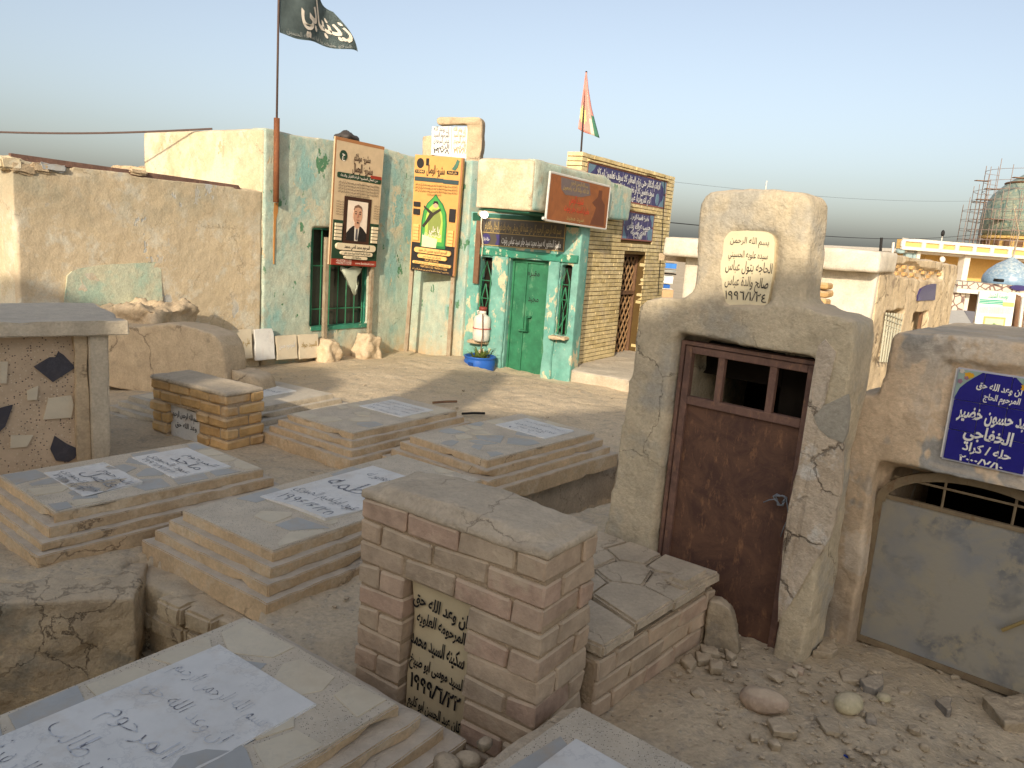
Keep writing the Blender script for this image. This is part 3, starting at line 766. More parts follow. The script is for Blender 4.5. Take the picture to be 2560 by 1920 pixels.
# ================================================================ OCHRE BRICK HEADSTONE (sunlit, left)
yl, yf = oz(375, 937, .33), oz(566.5, 984.5, .33)
YM = Matrix.Translation((yl.x, yl.y, 0)) @ Matrix.Rotation(math.atan2(yf.y - yl.y, yf.x - yl.x), 4, 'Z')
ys_ = thing('brick_headstone', 'ochre brick headstone catching the sun with a broken white plaque', 'headstone', YM)
YW, YD = (yf - yl).length, .37
for i in range(6):
    z = .315 - .092 * (i + 1) + .006; ev = i % 2 == 0; hh = .08
    e_ = .012 * math.sin(i * 2.3)
    segs = []
    x = 0 if ev else -.12
    while x < YW - .001:
        a, b = max(x, 0), min(x + .245, YW)
        if YW - b < .06: b = YW
        if b - a > .05: segs.append((a, b))
        x += .245
    for a, b in segs:
        if i >= 2 and a > .18 and b < .66: continue
        if i >= 2 and a <= .18 < b: b = max(a + .1, .20)
        if i >= 2 and a < .58 < b and a > .19: a = .58
        D = (.24 if ev else .118) if (b == YW or a == 0) else .118
        brick(ys_, a + .004, e_, z, b - a - .009, D, hh, 'ybrick', .013, .005)
    ya = .245 if ev else .125
    brick(ys_, YW - .118, ya + e_, z, .118, YD - ya, hh, 'ybrick', .013, .005)
    brick(ys_, 0, ya + e_, z, .118, YD - ya, hh, 'ybrick', .013, .005)
mesh('mortar', [s_box((.015, .02, .115), (YW - .015, YD - .015, .312)), s_box((.015, .02, -.3), (.19, YD - .015, .12)), s_box((.6, .02, -.3), (YW - .015, YD - .015, .12)), s_box((.18, .12, -.3), (.61, YD - .016, .12))], 'mortar', ys_)
clay('cement_cap', [s_box((-.004, -.004, .30), (YW + .004, YD + .006, .335)), s_ball((.32, .2, .335), (.16, .10, .012))], 'cap', ys_, None, .016, 3, .006, 5, .003, 3)
p_ = mesh('plaque', s_prism([(.20, -.28), (.57, -.28), (.57, .05), (.53, .09), (.215, .115), (.20, .1)], .05, .075), 'marble', ys_)
lettering('inscription', [('بسم الله الرحمن الرحيم', .225, .55, .02, .07), ('وعد الله حق', .26, .53, -.06, .06)], 'ink', p_, (0, .05, 0), (1, 0, 0), (0, 0, 1), .012, 0, .004)

# ================================================================ TALL TERRAZZO TOMB (far left)
tl, tr_ = oz(0, 805, .92), oz(323, 801, .92)
TM = Matrix.Translation((tr_.x, tr_.y, 0)) @ Matrix.Rotation(math.atan2(tr_.y - tl.y, tr_.x - tl.x), 4, 'Z')
tt = thing('terrazzo_tomb', 'tall speckled terrazzo tomb box with pale cement lid and dark stone diamonds', 'tomb', TM)
worn('lid', (-2.2, -.01, .82), (0, 1.05, .92), 'slab', tt, .008, .006, 6, .09)
mesh('panel', s_box((-2.1, .10, -.2), (-.2, .9, .822)), 'terr_box', tt)
worn('corner_post', (-.245, .03, -.2), (-.125, .95, .822), 'slab', tt, .008, .004, 6, .1)
worn('inner_post', (-.335, .055, -.2), (-.246, .2, .822), 'mud', tt, .006, .004, 6, .1)
def tpt(x, y): p = on(TM, x, y, .10); return (p.x, p.z)
r5 = lambda x, y: (x * .3165, 600 + y * .3165)
for nm, pts, mt in (('dark_diamond', [(265, 1000), (390, 925), (435, 925), (460, 880), (500, 905), (595, 1005), (415, 1120)], 'st_dark'), ('dark_diamond', [(-60, 1400), (-20, 1330), (100, 1300), (70, 1390), (40, 1470), (-40, 1540)], 'st_dark'),
                    ('dark_diamond', [(430, 1545), (530, 1610), (620, 1650), (590, 1720), (540, 1750), (440, 1740), (395, 1650)], 'st_dark'), ('pale_inlay', [(380, 1250), (560, 1225), (580, 1300), (560, 1400), (340, 1415)], 'st_cream'),
                    ('pale_inlay', [(0, 960), (60, 960), (50, 1130), (0, 1130)], 'st_cream'), ('pale_inlay', [(210, 1190), (300, 1150), (290, 1260), (215, 1265)], 'st_cream'), ('pale_inlay', [(85, 1540), (260, 1540), (210, 1630), (80, 1640)], 'st_cream')):
    mesh(nm, s_prism([tpt(*r5(*q)) for q in pts], .088, .104), mt, tt)

# ================================================================ MUD WALL, RUBBLE (left, behind the ochre headstone)
mo = oz(459, 1010, -.2); mo = oy(430, 1000, 7.9)
MM = frame(112, (oy(430, 815, 7.9).x, 7.9, -.25))
def mp(x, y, d=0): p = on(MM, x, y, d); return (p.x, p.z)
mw = clay('mud_wall', [s_prism([(-1.6, 0), mp(200, 812), mp(331, 816), mp(411, 809), mp(459, 812), mp(506, 824), mp(538, 838), mp(556, 868), mp(565, 905), mp(570, 960), (mp(572, 990)[0], 0)], 0, .32)], 'mud', None, None, .03, 2, .018, 2.2, .006, 3, MM)
tag(mw, 'rounded mud-plastered wall with a sloping shoulder, half in shadow', 'wall')
mh = clay('mud_heap', [s_prism([(mp(556, 880)[0], 0), mp(562, 918), mp(595, 932), mp(630, 948), (mp(660, 965)[0], 0)], .05, .35)], 'mud', None, None, .04, 4, .04, 4, .012, 5, MM)
tag(mh, 'crumbled earth heap at the low end of the mud wall', 'heap')
rp_pts = [(105, 765), (118, 749), (130, 765), (160, 760), (180, 748), (202, 742), (230, 768), (262, 772), (296, 757), (316, 770), (330, 768), (365, 762), (380, 770), (405, 778), (404, 806)]
RM = frame(100, (oy(300, 800, 8.7).x, 8.7, -.2))
rpp = [(on(RM, *q).x, on(RM, *q).z) for q in rp_pts]
rb_ = clay('rubble_bank', [s_prism([(rpp[0][0] - 1.0, 0), (rpp[0][0] - 1.0, rpp[0][1] - .05)] + rpp + [(rpp[-1][0], 0)], -.1, .7)], 'sand', None, None, .03, 1, .09, 6, .035, 6, RM)
tag(rb_, 'ragged bank of rubble and earth heaped against the ochre wall', 'rubble')

# ================================================================ TOMB WITH THE RUSTY DOOR
CM = frame(130, (1.25, 3.32, -.12))
def cp(x, y, d=0.0): p = on(CM, x, y, d); return (p.x, p.z)
rr = lambda x, y: (1500 + x * .3617, 450 + y * .3617)
q6 = lambda x, y: (1500 + x * .5426, 800 + y * .5426)
ct = thing('plastered_tomb', 'grey mud-plastered tomb with a rusty brown metal door and raised headpiece', 'tomb', CM)
left = [q6(70, 700), q6(110, 400), q6(150, 200), q6(165, 60), rr(272, 870), rr(300, 835), rr(345, 815), rr(480, 812)]
right = [rr(1600, 925), rr(1780, 955), rr(1845, 985), rr(1866, 1060), rr(1850, 1240), rr(1815, 1460), q6(1135, 650), q6(1085, 1000), q6(1050, 1300)]
lowp = [cp(*q) for q in left] + [cp(*rr(1000, 850))] + [(cp(*q)[0] - .06, cp(*q)[1]) for q in right]
lowp = [(cp(*q6(35, 960))[0] - .02, -.15)] + [(lowp[0][0] - .03, .35)] + lowp + [(lowp[-1][0] - .02, -.15)]
head = [(cp(*rr(600, 812))[0], 1.0), cp(*rr(605, 812)), cp(*rr(632, 720)), cp(*rr(640, 500)), cp(*rr(662, 200)), cp(*rr(690, 120)), cp(*rr(745, 78)), cp(*rr(860, 64)), cp(*rr(1100, 60)), cp(*rr(1350, 80)), cp(*rr(1415, 105)), cp(*rr(1445, 160)),
        cp(*rr(1440, 280)), cp(*rr(1420, 480)), cp(*rr(1404, 700)), cp(*rr(1390, 900)), (cp(*rr(1385, 920))[0], 1.0)]
foot = [(cp(*rr(500, 830))[0], 1.0), cp(*rr(545, 822)), cp(*rr(620, 800)), cp(*rr(1450, 880)), cp(*rr(1520, 922)), (cp(*rr(1540, 940))[0], 1.0)]
d_tl, d_tr, d_br = cp(*q6(352, 62)), cp(*q6(1003, 168)), cp(*q6(800, 1460))
DX0, DX1 = d_tl[0] + .01, (d_tr[0] + d_br[0]) / 2
DXL = cp(*q6(215, 1010))[0]
door_cut = s_prism([(d_tl[0], d_tl[1]), (d_tr[0], d_tr[1] - .005), (d_br[0] + .005, -.3), (d_tl[0] - .0, -.3)], -.3, .16)
room_cut = s_box((d_tl[0] + .02, .12, -.3), (d_tr[0] - .22, .88, d_tl[1] - .2))
room_cut2 = s_box((d_tl[0] + .03, .12, -.3), (d_tr[0] - .03, .28, d_tl[1] - .03))
niche = [cp(*rr(*q)) for q in ((838, 872), (842, 640), (850, 400), (862, 365), (900, 348), (1030, 343), (1170, 352), (1212, 378), (1226, 440), (1210, 640), (1172, 880))]
clay('body', [s_prism(lowp, 0, .30), s_prism(head, .02, .24), s_prism(foot, -.0, .33), s_box((d_tl[0] - .1, .3, -.15), (d_tr[0] - .12, .95, d_tl[1] - .12))], 'crypt', ct, [door_cut, room_cut, room_cut2, s_prism(niche, -.1, .05)], .018, 2, .009, 2.6, .005, 2)
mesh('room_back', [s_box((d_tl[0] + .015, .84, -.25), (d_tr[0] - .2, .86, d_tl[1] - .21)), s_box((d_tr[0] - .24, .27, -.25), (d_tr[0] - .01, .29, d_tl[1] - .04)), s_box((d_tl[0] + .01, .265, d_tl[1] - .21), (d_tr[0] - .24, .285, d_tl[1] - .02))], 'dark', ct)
# flaked-off strip of plaster right of the door
strip = [q6(*q) for q in ((1000, 120), (1040, 85), (1085, 150), (1065, 250), (1045, 330), (990, 400), (1000, 500), (1075, 540), (1120, 560), (1105, 800), (1060, 1000), (1000, 1100), (900, 1150), (880, 1300), (820, 1390), (830, 1200), (850, 1000), (880, 800), (920, 640), (945, 500), (975, 340), (995, 190))]
bm = bm_of([s_prism([cp(*q, -.005) for q in strip], -.006, .02)])
bmesh.ops.triangulate(bm, faces=[f for f in bm.faces if len(f.verts) > 4]); bmesh.ops.subdivide_edges(bm, edges=bm.edges[:], cuts=2)
for v in bm.verts: v.co += jig(v.co, .008, 12, 4)
link('bare_plaster_strip', b_mesh(bm, True, 40), 'crypt_patch', ct)
gp = [q6(*q) for q in ((985, 440), (1030, 390), (1080, 370), (1140, 345), (1150, 430), (1138, 520), (1115, 562), (1050, 540), (1010, 500))]
bm = bm_of([s_prism([cp(*q, -.005) for q in gp], -.0065, .02)])
bmesh.ops.triangulate(bm, faces=[f for f in bm.faces if len(f.verts) > 4]); bmesh.ops.subdivide_edges(bm, edges=bm.edges[:], cuts=2)
for v in bm.verts: v.co += jig(v.co, .006, 10, 7)
link('cement_patch', b_mesh(bm, True, 40), 'cement', ct)
pq = mesh('plaque', s_prism([cp(*rr(*q), .04) for q in ((836, 868), (842, 640), (850, 400), (866, 372), (900, 356), (1030, 350), (1165, 360), (1206, 385), (1218, 440), (1206, 640), (1164, 875))], .025, .06), 'marble_warm', ct)
def line_on(cpf, d, x0, y0, x1, y1):
    a = cpf(*rr(x0, y0), d); b = cpf(*rr(x1, y1), d); return a, b
nl = [('بسم الله الرحمن', 900, 440, 1170, .04), ('سيده علويه الحسيني', 885, 540, 1160, .042), ('الحاجه بتول عباس', 865, 632, 1190, .062), ('صالح والدة عباس', 862, 735, 1165, .062), ('١٩٩٦/١/٢٤', 862, 835, 1150, .055)]
lettering('inscription', [(t, cp(*rr(xa, y), .025)[0], cp(*rr(xb, y), .025)[0], cp(*rr((xa + xb) / 2, y), .025)[1], h) for t, xa, y, xb, h in nl], 'ink_brush', pq, (0, .025, 0), (1, 0, 0), (0, 0, 1), .006, 0, .006)
# the door: frame, sheet, three openings in the top
dz1 = d_tl[1] - .055
dw0, dw1 = d_tl[0] + .03, (d_tr[0] + d_br[0]) / 2 - .012
dr = mesh('door', s_box((dw0 + .02, .075, -.02), (dw1 - .02, .09, dz1 - .27)), 'rustdoor', ct)
fr = [s_box((dw0, .055, -.04), (dw0 + .035, .095, dz1)), s_box((dw1 - .035, .055, -.04), (dw1, .095, dz1)), s_box((dw0 + .035, .056, dz1 - .035), (dw1 - .035, .094, dz1 - .001)), s_box((dw0 + .035, .056, dz1 - .285), (dw1 - .035, .094, dz1 - .245)),
      s_box((dw0 + .035, .06, -.035), (dw1 - .035, .09, -.005))]
mesh('door_frame', fr, 'rustframe', dr, bevel=.003)
wv = dw1 - dw0
for fx in (.30, .70): mesh('bar', s_box((dw0 + wv * fx - .016, .06, dz1 - .248), (dw0 + wv * fx + .016, .088, dz1 - .034)), 'rustframe', dr)
mesh('outer_frame', [s_box((dw0 - .022, .05, -.04), (dw0 - .004, .11, dz1 + .022)), s_box((dw1 + .004, .05, -.04), (dw1 + .02, .11, dz1 + .022)), s_box((dw0 - .004, .05, dz1 + .004), (dw1 + .004, .11, dz1 + .022))], 'rustframe', ct)
wx, wz = on(CM, 1957, 1248, .05).x, on(CM, 1957, 1248, .05).z
wp = []
for k in range(46):
    t = k / 46 * 2 * math.pi * 4.2; r_ = .024 + .007 * math.sin(k * 1.7)
    wp.append((wx - .005 + r_ * math.cos(t) + .006 * math.sin(k), .035 - .01 * math.sin(t * .5 + k), wz + r_ * .9 * math.sin(t)))
wp += [(wx + .035, .03, wz - .03), (wx + .045, .03, wz - .07), (wx + .03, .03, wz - .12), (wx + .02, .035, wz - .17)]
wire = mesh('wire_tie', s_tube(wp, .0028, 5), flat('grey_wire', 120, 124, 128), None, CM, True)
tag(wire, 'tangled grey wire coil holding the rusty door shut', 'wire')
mesh('loose_end', s_tube([(wx - .02, .03, wz), (wx - .05, .025, wz - .012), (wx - .075, .02, wz - .03)], .0028, 5), flat('grey_wire', 0, 0, 0), wire, None, True)

# ================================================================ TOMB WITH THE BLUE TILES
TM2 = frame(130, (1.70, 3.47, -.12))
def tp(x, y, d=0.0): p = on(TM2, x, y, d); return (p.x, p.z)
r7 = lambda x, y: (2000 + x * .422, 800 + y * .422)
bt2 = thing('plastered_tomb', 'pinkish plastered tomb with blue tile panel and grey steel gate', 'tomb', TM2)
WG = 1.05
ptop = tp(*r7(1327, 130))[1]
outl = [(tp(*r7(130, 1640))[0] + .03, -.15), tp(*r7(150, 1500)), tp(*r7(200, 1250)), tp(*r7(260, 950)), tp(*r7(302, 700)), tp(*r7(328, 470)), tp(*r7(345, 435)), tp(*r7(455, 452)), tp(*r7(485, 380)), tp(*r7(503, 300)), tp(*r7(518, 200)), tp(*r7(535, 120)), tp(*r7(560, 85)), tp(*r7(620, 68)), tp(*r7(900, 88)),
        (.75, ptop), (WG - .15, ptop - .02), (WG, ptop - .12), (WG + .02, .5), (WG + .05, -.15)]
gx0 = tp(*r7(443, 835))[0]; gtop = tp(*r7(450, 832))[1]; gtop2 = tp(*r7(1327, 1035))[1]
lx0 = tp(*r7(345, 1640))[0]
cut1 = s_prism([(lx0 - .015, -.3), (lx0, .0), (gx0, gtop), (.6, gtop2 + .01), (WG - .2, gtop2 - .03), (WG - .17, -.3)], -.3, .14)
cut2 = s_box((gx0 + .05, .12, -.3), (WG - .25, 1.0, gtop2 - .04))
rx0 = tp(*r7(838, 240))[0]; rz1 = tp(*r7(845, 235))[1]; rz0 = tp(*r7(830, 850))[1]
cut3 = s_box((rx0, -.2, rz0 - .02), (rx0 + .56, .035, rz1))
clay('body', [s_prism(outl, 0, 1.15)], 'tomb', bt2, [cut1, cut2, cut3], .018, 3, .012, 3.2, .005, 7)
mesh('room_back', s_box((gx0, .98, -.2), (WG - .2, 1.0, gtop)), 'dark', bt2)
# tiles: 3 columns x 4 rows, arch ground of floral tiles
tA, tB = tp(*r7(945, 290), .02), tp(*r7(848, 815), .02)
tx0, tz1, tz0 = (tA[0] + tB[0]) / 2, tA[1], tB[1]
tw = tp(2558, 1186, .02)[0] - tx0
tpn = mesh('tile_panel', s_box((tx0 - .006, .022, tz0 - .006), (tx0 + tw + .006, .036, tz1 + .006)), flat('tile_grout', 190, 190, 200), bt2)
nc, nr = 3, 3
for i in range(nc):
    for j in range(nr):
        a0, a1 = tx0 + tw * i / nc, tx0 + tw * (i + 1) / nc; b0, b1 = tz0 + (tz1 - tz0) * j / nr, tz0 + (tz1 - tz0) * (j + 1) / nr
        mesh('tile', s_box((a0 + .001, .014, b0 + .001), (a1 - .001, .023, b1 - .001)), 'blue_tile' , tpn, bevel=.002)
fl = flat('floral_ground', 150, 170, 160); 
def corner_fl(sx):
    base = [(0, 1), (.30, 1), (.2, .93), (.12, .87), (.05, .80), (0, .68)]
    return [((tx0 + u * tw) if sx > 0 else (tx0 + tw - u * tw), tz0 + v * (tz1 - tz0)) for u, v in base]
for sx in (1, -1):
    o = mesh('floral_corner', s_prism(corner_fl(sx), .0125, .0155), fl, tpn)
    rf = random.Random(4 + sx)
    for k in range(14):
        u, v = rf.uniform(.01, .2), rf.uniform(.82, .99)
        if u > .06 and v < .9: continue
        cx, cz = (tx0 + u * tw if sx > 0 else tx0 + tw - u * tw), tz0 + v * (tz1 - tz0); r_ = rf.uniform(.008, .016)
        mesh('flower', s_prism([(cx + r_ * (1 + .25 * math.cos(5 * t)) * math.cos(t), cz + r_ * (1 + .25 * math.cos(5 * t)) * math.sin(t)) for t in [q * math.pi / 6 for q in range(12)]], .0105 - .0002 * k, .0128), flat(*rf.choice([('petal_yellow', 214, 160, 40), ('petal_mauve', 150, 112, 130), ('petal_green', 70, 110, 60), ('petal_cream', 206, 196, 180)])), o)
mesh('white_edge', s_box((tx0 - .013, .0235, tz0), (tx0 - .007, .034, tz1)), 'ink_white', tpn)
hgt = tz1 - tz0
lettering('lettering', [('ان وعد الله حق', tx0 + tw * .25, tx0 + tw * .80, tz0 + hgt * .86, hgt * .10), ('المرحوم الحاج', tx0 + tw * .36, tx0 + tw * .80, tz0 + hgt * .755, hgt * .09), ('عبد حسون خضير', tx0 + tw * .08, tx0 + tw * .98, tz0 + hgt * .52, hgt * .20),
    ('الخفاجي', tx0 + tw * .2, tx0 + tw * .8, tz0 + hgt * .315, hgt * .19), ('حله / كراد', tx0 + tw * .22, tx0 + tw * .82, tz0 + hgt * .165, hgt * .13), ('٢٠٠٠/٧/١٠', tx0 + tw * .2, tx0 + tw * .75, tz0 + hgt * .04, hgt * .09)],
    'ink_white', tpn, (0, .0135, 0), (1, 0, -.03), (0, 0, 1), .03, .08, .004, .001)
# gate
ga = tp(*r7(452, 1055), .1); gpk = tp(*r7(850, 915), .1); gbl = tp(*r7(545, 1040), .1)
gl = ga[0]; gw = .82; gzl = ga[1]; gzp = .925
gate = mesh('gate', s_box((gl + .012, .105, .0), (gl + gw - .012, .115, gbl[1] - .01)), 'gate', bt2)
arc = [(gl + gw / 2 - gw / 2 * math.cos(t), gzl + (gzp - gzl) * math.sin(t)) for t in [math.pi * k / 20 for k in range(21)]]
mesh('arch', s_prism(arc + [(gl + gw / 2 - (gw / 2 - .04) * math.cos(t), gzl - .005 + (gzp - gzl - .035) * math.sin(t)) for t in [math.pi * k / 20 for k in range(20, -1, -1)]], .09, .13), 'gateframe', gate)
mesh('frame', [s_box((gl, .095, -.0), (gl + .03, .128, gzl)), s_box((gl + gw - .03, .095, 0), (gl + gw, .128, gzl)), s_box((gl + .03, .096, .0), (gl + gw - .03, .127, .03)), s_box((gl + .03, .098, gbl[1] - .02), (gl + gw - .03, .12, gbl[1]))], 'gateframe', gate)
for k in range(1, 3):
    xx = gl + gw * k / 3 ; t = math.acos(max(-1, min(1, (gl + gw / 2 - xx) / (gw / 2 - .04))))
    mesh('bar', s_tube([(xx, .11, gbl[1] - .01), (xx, .11, gzl - .01 + (gzp - gzl - .03) * math.sin(t))], .006, 6), 'gateframe', gate)
mesh('bar', s_tube([(gl + .06, .108, gbl[1] + .09), (gl + gw - .06, .108, gbl[1] + .09)], .006, 6), 'gateframe', gate)
hb = tp(*(2530, 1560), .09)
mesh('latch', s_tube([(hb[0] - .03, .085, hb[1] - .04), (hb[0] + .06, .08, hb[1] + .05)], .008, 6), flat('latch_yellow', 150, 130, 84), gate)
# small coping on the wall joining the two tombs
cop = worn('coping_slab', (-.02, .03, tp(*r7(345, 435))[1] + .0), (.13, .55, tp(*r7(345, 435))[1] + .05), 'slab', None, .006, .004, 8, .06, TM2)
tag(cop, 'small grey slab bridging the two tombs at shoulder height', 'slab')

# ================================================================ ROCKS AND RUBBLE BY THE DOORS
r8 = lambda x, y: (1600 + x * .434, 1400 + y * .434)
def rock(name, label, pts, mat, th, lift=0, group='loose stones by the tomb doors', tilt=(0, 0)):
    """an angular stone from its outline on the ground"""
    P = [oz(*r8(*q), -.11) for q in pts]
    c = sum(P, V()) / len(P); z = gz(c.x, c.y)
    P = [V((p.x - c.x, p.y - c.y)) for p in P]
    if area2(P) < 0: P = P[::-1]
    o = clay(name, [s_plate(P, -th * .5, th)], mat, None, None, max(.007, th * .13), 0, th * .22, 16, .004, len(pts) + th * 100, Matrix.Translation((c.x, c.y, z + lift)) @ Matrix.Rotation(tilt[0], 4, 'X') @ Matrix.Rotation(tilt[1], 4, 'Y'))
    return tag(o, label, 'stone', group)
def boulder(name, label, c, rx, ry, rz, mat, rot=0, group='loose stones by the tomb doors'):
    p = oz(*r8(*c), -.10); z = gz(p.x, p.y)
    o = clay(name, [s_ball((0, 0, 0), (rx, ry, rz))], mat, None, None, max(.007, rx * .09), 2, rx * .22, 3.0 / (rx * 10), rx * .02, rx * 50, Matrix.Translation((p.x, p.y, z + rz * .5)) @ Matrix.Rotation(rot, 4, 'Z'))
    return tag(o, label, 'stone', group)
boulder('boulder', 'pinkish rounded boulder half buried among the rubble', (715, 880), .105, .065, .062, 'rock_pink', -.3)
boulder('boulder', 'yellowish rounded stone in the middle of the rubble', (1195, 885), .065, .05, .045, 'rock_yellow', .4)
boulder('pebble', 'small orange-yellow pebble beside the flat grey stone', (1400, 815), .03, .024, .02, 'rock_yellow')
boulder('pebble', 'lone round grey pebble out on the open sand', (1635, 1090), .021, .02, .018, 'rock')
boulder('pebble', 'tiny pebble near the tilted slab by the gate', (1955, 912), .015, .013, .012, 'rock')
rock('flat_stone', 'flat tan stone lying at the foot of the pillar', [(985, 570), (1040, 510), (1110, 500), (1135, 560), (1100, 590)], 'rock', .035)
rock('flat_stone', 'broad pale flake above the yellowish stone', [(1140, 670), (1240, 640), (1310, 670), (1290, 740), (1160, 735)], 'rock', .02)
rock('flat_stone', 'grey flat stone pointing at the gate', [(1255, 735), (1390, 700), (1400, 770), (1350, 800), (1290, 780)], 'rock_grey', .03)
rock('flat_stone', 'five-sided grey stone alone before the gate', [(1475, 760), (1530, 750), (1565, 770), (1545, 800), (1485, 790)], 'rock', .02)
rock('flat_stone', 'dark triangular stone near the steel gate', [(1690, 835), (1785, 820), (1785, 900), (1770, 910)], 'rock_grey', .035)
rock('stone_slab', 'thick tan slab lying at the right edge below the gate', [(1960, 800), (2240, 800), (2320, 960), (2100, 965)], 'rock', .055)
rock('flat_stone', 'large thin flake in the near rubble', [(720, 970), (830, 950), (900, 1060), (760, 1050)], 'rock', .018)
rock('flat_stone', 'sharp flake lowest in the rubble', [(725, 1085), (790, 1080), (810, 1130), (760, 1120)], 'rock', .02)
rock('flat_stone', 'broken cement sheet in the near rubble', [(1000, 960), (1130, 970), (1145, 1060), (1060, 1050)], 'rock', .014)
rock('flat_stone', 'dark chip between the cement sheet and the open sand', [(1290, 930), (1340, 940), (1360, 985), (1295, 975)], 'rock_grey', .02)
rock('flat_stone', 'orange brick chip near the rusty door', [(870, 650), (945, 675), (930, 705), (890, 690)], 'rock_pink', .018)
rock('flat_stone', 'long pale flake under the leaning slab', [(340, 520), (440, 545), (455, 590), (350, 565)], 'rock', .022)
rock('flat_stone', 'wide flake in front of the leaning slab', [(310, 560), (400, 590), (420, 620), (330, 625)], 'rock', .022)
rock('flat_stone', 'squarish flake in front of the leaning slab', [(390, 620), (470, 630), (470, 680), (400, 675)], 'rock', .022)
rock('flat_stone', 'pointed white-edged chip by the door sill', [(480, 545), (555, 590), (530, 610), (490, 590)], 'rock', .02)
rock('flat_stone', 'large flake against the brick grave', [(225, 600), (290, 560), (325, 620), (290, 670)], 'rock', .02)
rock('flat_stone', 'thin flake lying on the near sand', [(620, 1045), (660, 1030), (690, 1075), (640, 1075)], 'rock', .014)
# slab leaning against the rusty door
sl = [r8(*q) for q in ((395, 245), (450, 252), (500, 285), (540, 340), (560, 440), (572, 545), (520, 560), (440, 545), (360, 510), (375, 380))]
SM = frame(112, oz(*r8(470, 545), -.12))
ls = clay('leaning_slab', [s_prism([(on(SM, *q).x, on(SM, *q).z) for q in sl], 0, .09)], 'rock', None, None, .012, 1, .012, 8, .005, 9, SM @ Matrix.Rotation(-.12, 4, 'X'))
tag(ls, 'grey cement slab leaning against the foot of the rusty door', 'slab')
bl = worn('plastic_scrap', (-.02, -.01, 0), (.02, .01, .006), flat('blue_plastic', 30, 70, 170, .4), None, .002, .002, 20, .02, Matrix.Translation(oz(*r8(1198, 1125), -.105)) @ Matrix.Rotation(.8, 4, 'Z'))
tag(bl, 'scrap of bright blue plastic on the sand', 'litter')
# gravel nobody could count
rg = random.Random(5); gvts = []
for k in range(1500):
    a = rg.gauss(1.35, .45); b = rg.gauss(2.85, .36)
    if k > 700: a, b = rg.uniform(-3, 2.4), rg.uniform(2.6, 10.5)
    r_ = abs(rg.gauss(0, .0065)) + .003
    if rg.random() < .03: r_ *= 2.2
    if b < 1.6: continue
    z = gz(a, b)
    if z < -.3: continue
    bm = bmesh.new(); bmesh.ops.create_icosphere(bm, subdivisions=1, radius=1)
    rot = Matrix.Rotation(rg.uniform(0, 6), 3, 'Z')
    sc3 = (r_ * rg.uniform(.8, 1.6), r_, r_ * rg.uniform(.35, .8))
    v_ = [tuple(rot @ V((p.co.x * sc3[0] * rg.uniform(.55, 1.3), p.co.y * sc3[1] * rg.uniform(.55, 1.3), p.co.z * sc3[2] * rg.uniform(.5, 1.2))) + V((a, b, z + r_ * .2))) for p in bm.verts]
    f_ = [tuple(q.index for q in p.verts) for p in bm.faces]; bm.free(); gvts.append((v_, f_))
tag(mesh('gravel', gvts, 'rock'), 'loose gravel and crumbs scattered over the sand', 'gravel', kind='stuff')

# ================================================================ TURQUOISE HOUSE
FA = frame(36, (-3.45, 10.49, -.35))
def fa(x, y, d=0.0): p = on(FA, x, y, d); return (p.x, p.z)
house = thing('mausoleum_house', 'turquoise limewashed mausoleum house with a green doorway under a flat canopy', 'house', FA)
HL = 2.87
wx0, wx1 = fa(779, 700)[0], fa(922, 700)[0]; wz1, wz0 = fa(783, 568)[1], fa(842, 815)[1]
top = [(0, fa(660, 318)[1]), (.5, fa(720, 333)[1]), (fa(838, 350)[0], fa(838, 350)[1]), (fa(970, 372)[0], fa(970, 372)[1]), (HL, fa(970, 372)[1] - .05)]
clay('facade_wall', [s_prism([(.02, -.2)] + [(max(x, .02), z) for x, z in top] + [(HL, -.2)], 0, .32)], 'facade', house, [s_box((wx0, -.2, wz0), (wx1, .16, wz1)), s_box((wx0, .1, wz0), (wx1, .6, wz1))], .03, 3, .014, 2.0, .004, 1)
clay('upper_wall', [s_box((0, .02, 1.6), (.28, 2.95, top[0][1] - .01))], 'cream', house, None, .035, 2, .012, 1.6, .004, 2)
mesh('roof', s_box((.2, .3, 2.6), (HL + .6, 3.2, 2.72)), 'mud', house)
# window with green bars
wd = mesh('window', [s_box((wx0, .05, wz0), (wx0 + .03, .12, wz1)), s_box((wx1 - .03, .05, wz0), (wx1, .12, wz1)), s_box((wx0 + .03, .05, wz1 - .03), (wx1 - .03, .12, wz1)), s_box((wx0 - .0, -.02, wz0 - .045), (wx1 + .03, .12, wz0 + .012))], 'green', house)
mesh('pane', s_box((wx0 + .02, .14, wz0), (wx1 - .02, .15, wz1 - .02)), 'glass', wd)
for k in range(7):
    xx = wx0 + .06 + (wx1 - wx0 - .12) * k / 6
    mesh('bar', s_tube([(xx, .07, wz0), (xx, .07, wz1 - .03)], .009, 6), 'doorgreen', wd)
for zz in (.18, .62): mesh('bar', s_box((wx0 + .03, .066, wz0 + (wz1 - wz0) * zz - .008), (wx1 - .03, .082, wz0 + (wz1 - wz0) * zz + .008)), 'doorgreen', wd)
# wall behind the second board, then the pilaster
pB0, pB1 = V((-1.81, 12.82, 0)), V((-.83, 11.89, 0))
azB = math.degrees(math.atan2(pB1.x - pB0.x, pB1.y - pB0.y)); LBn = (pB1 - pB0).length
FB = FA.inverted() @ frame(azB, (pB0.x, pB0.y, -.35))
FBw = FA @ FB
btop = on(FBw, 1160, 399).z
clay('side_wall', [s_box((-.05, 0, -.2), (LBn, .32, btop))], 'facade', house, None, .03, 3, .012, 2, .004, 5, FB)
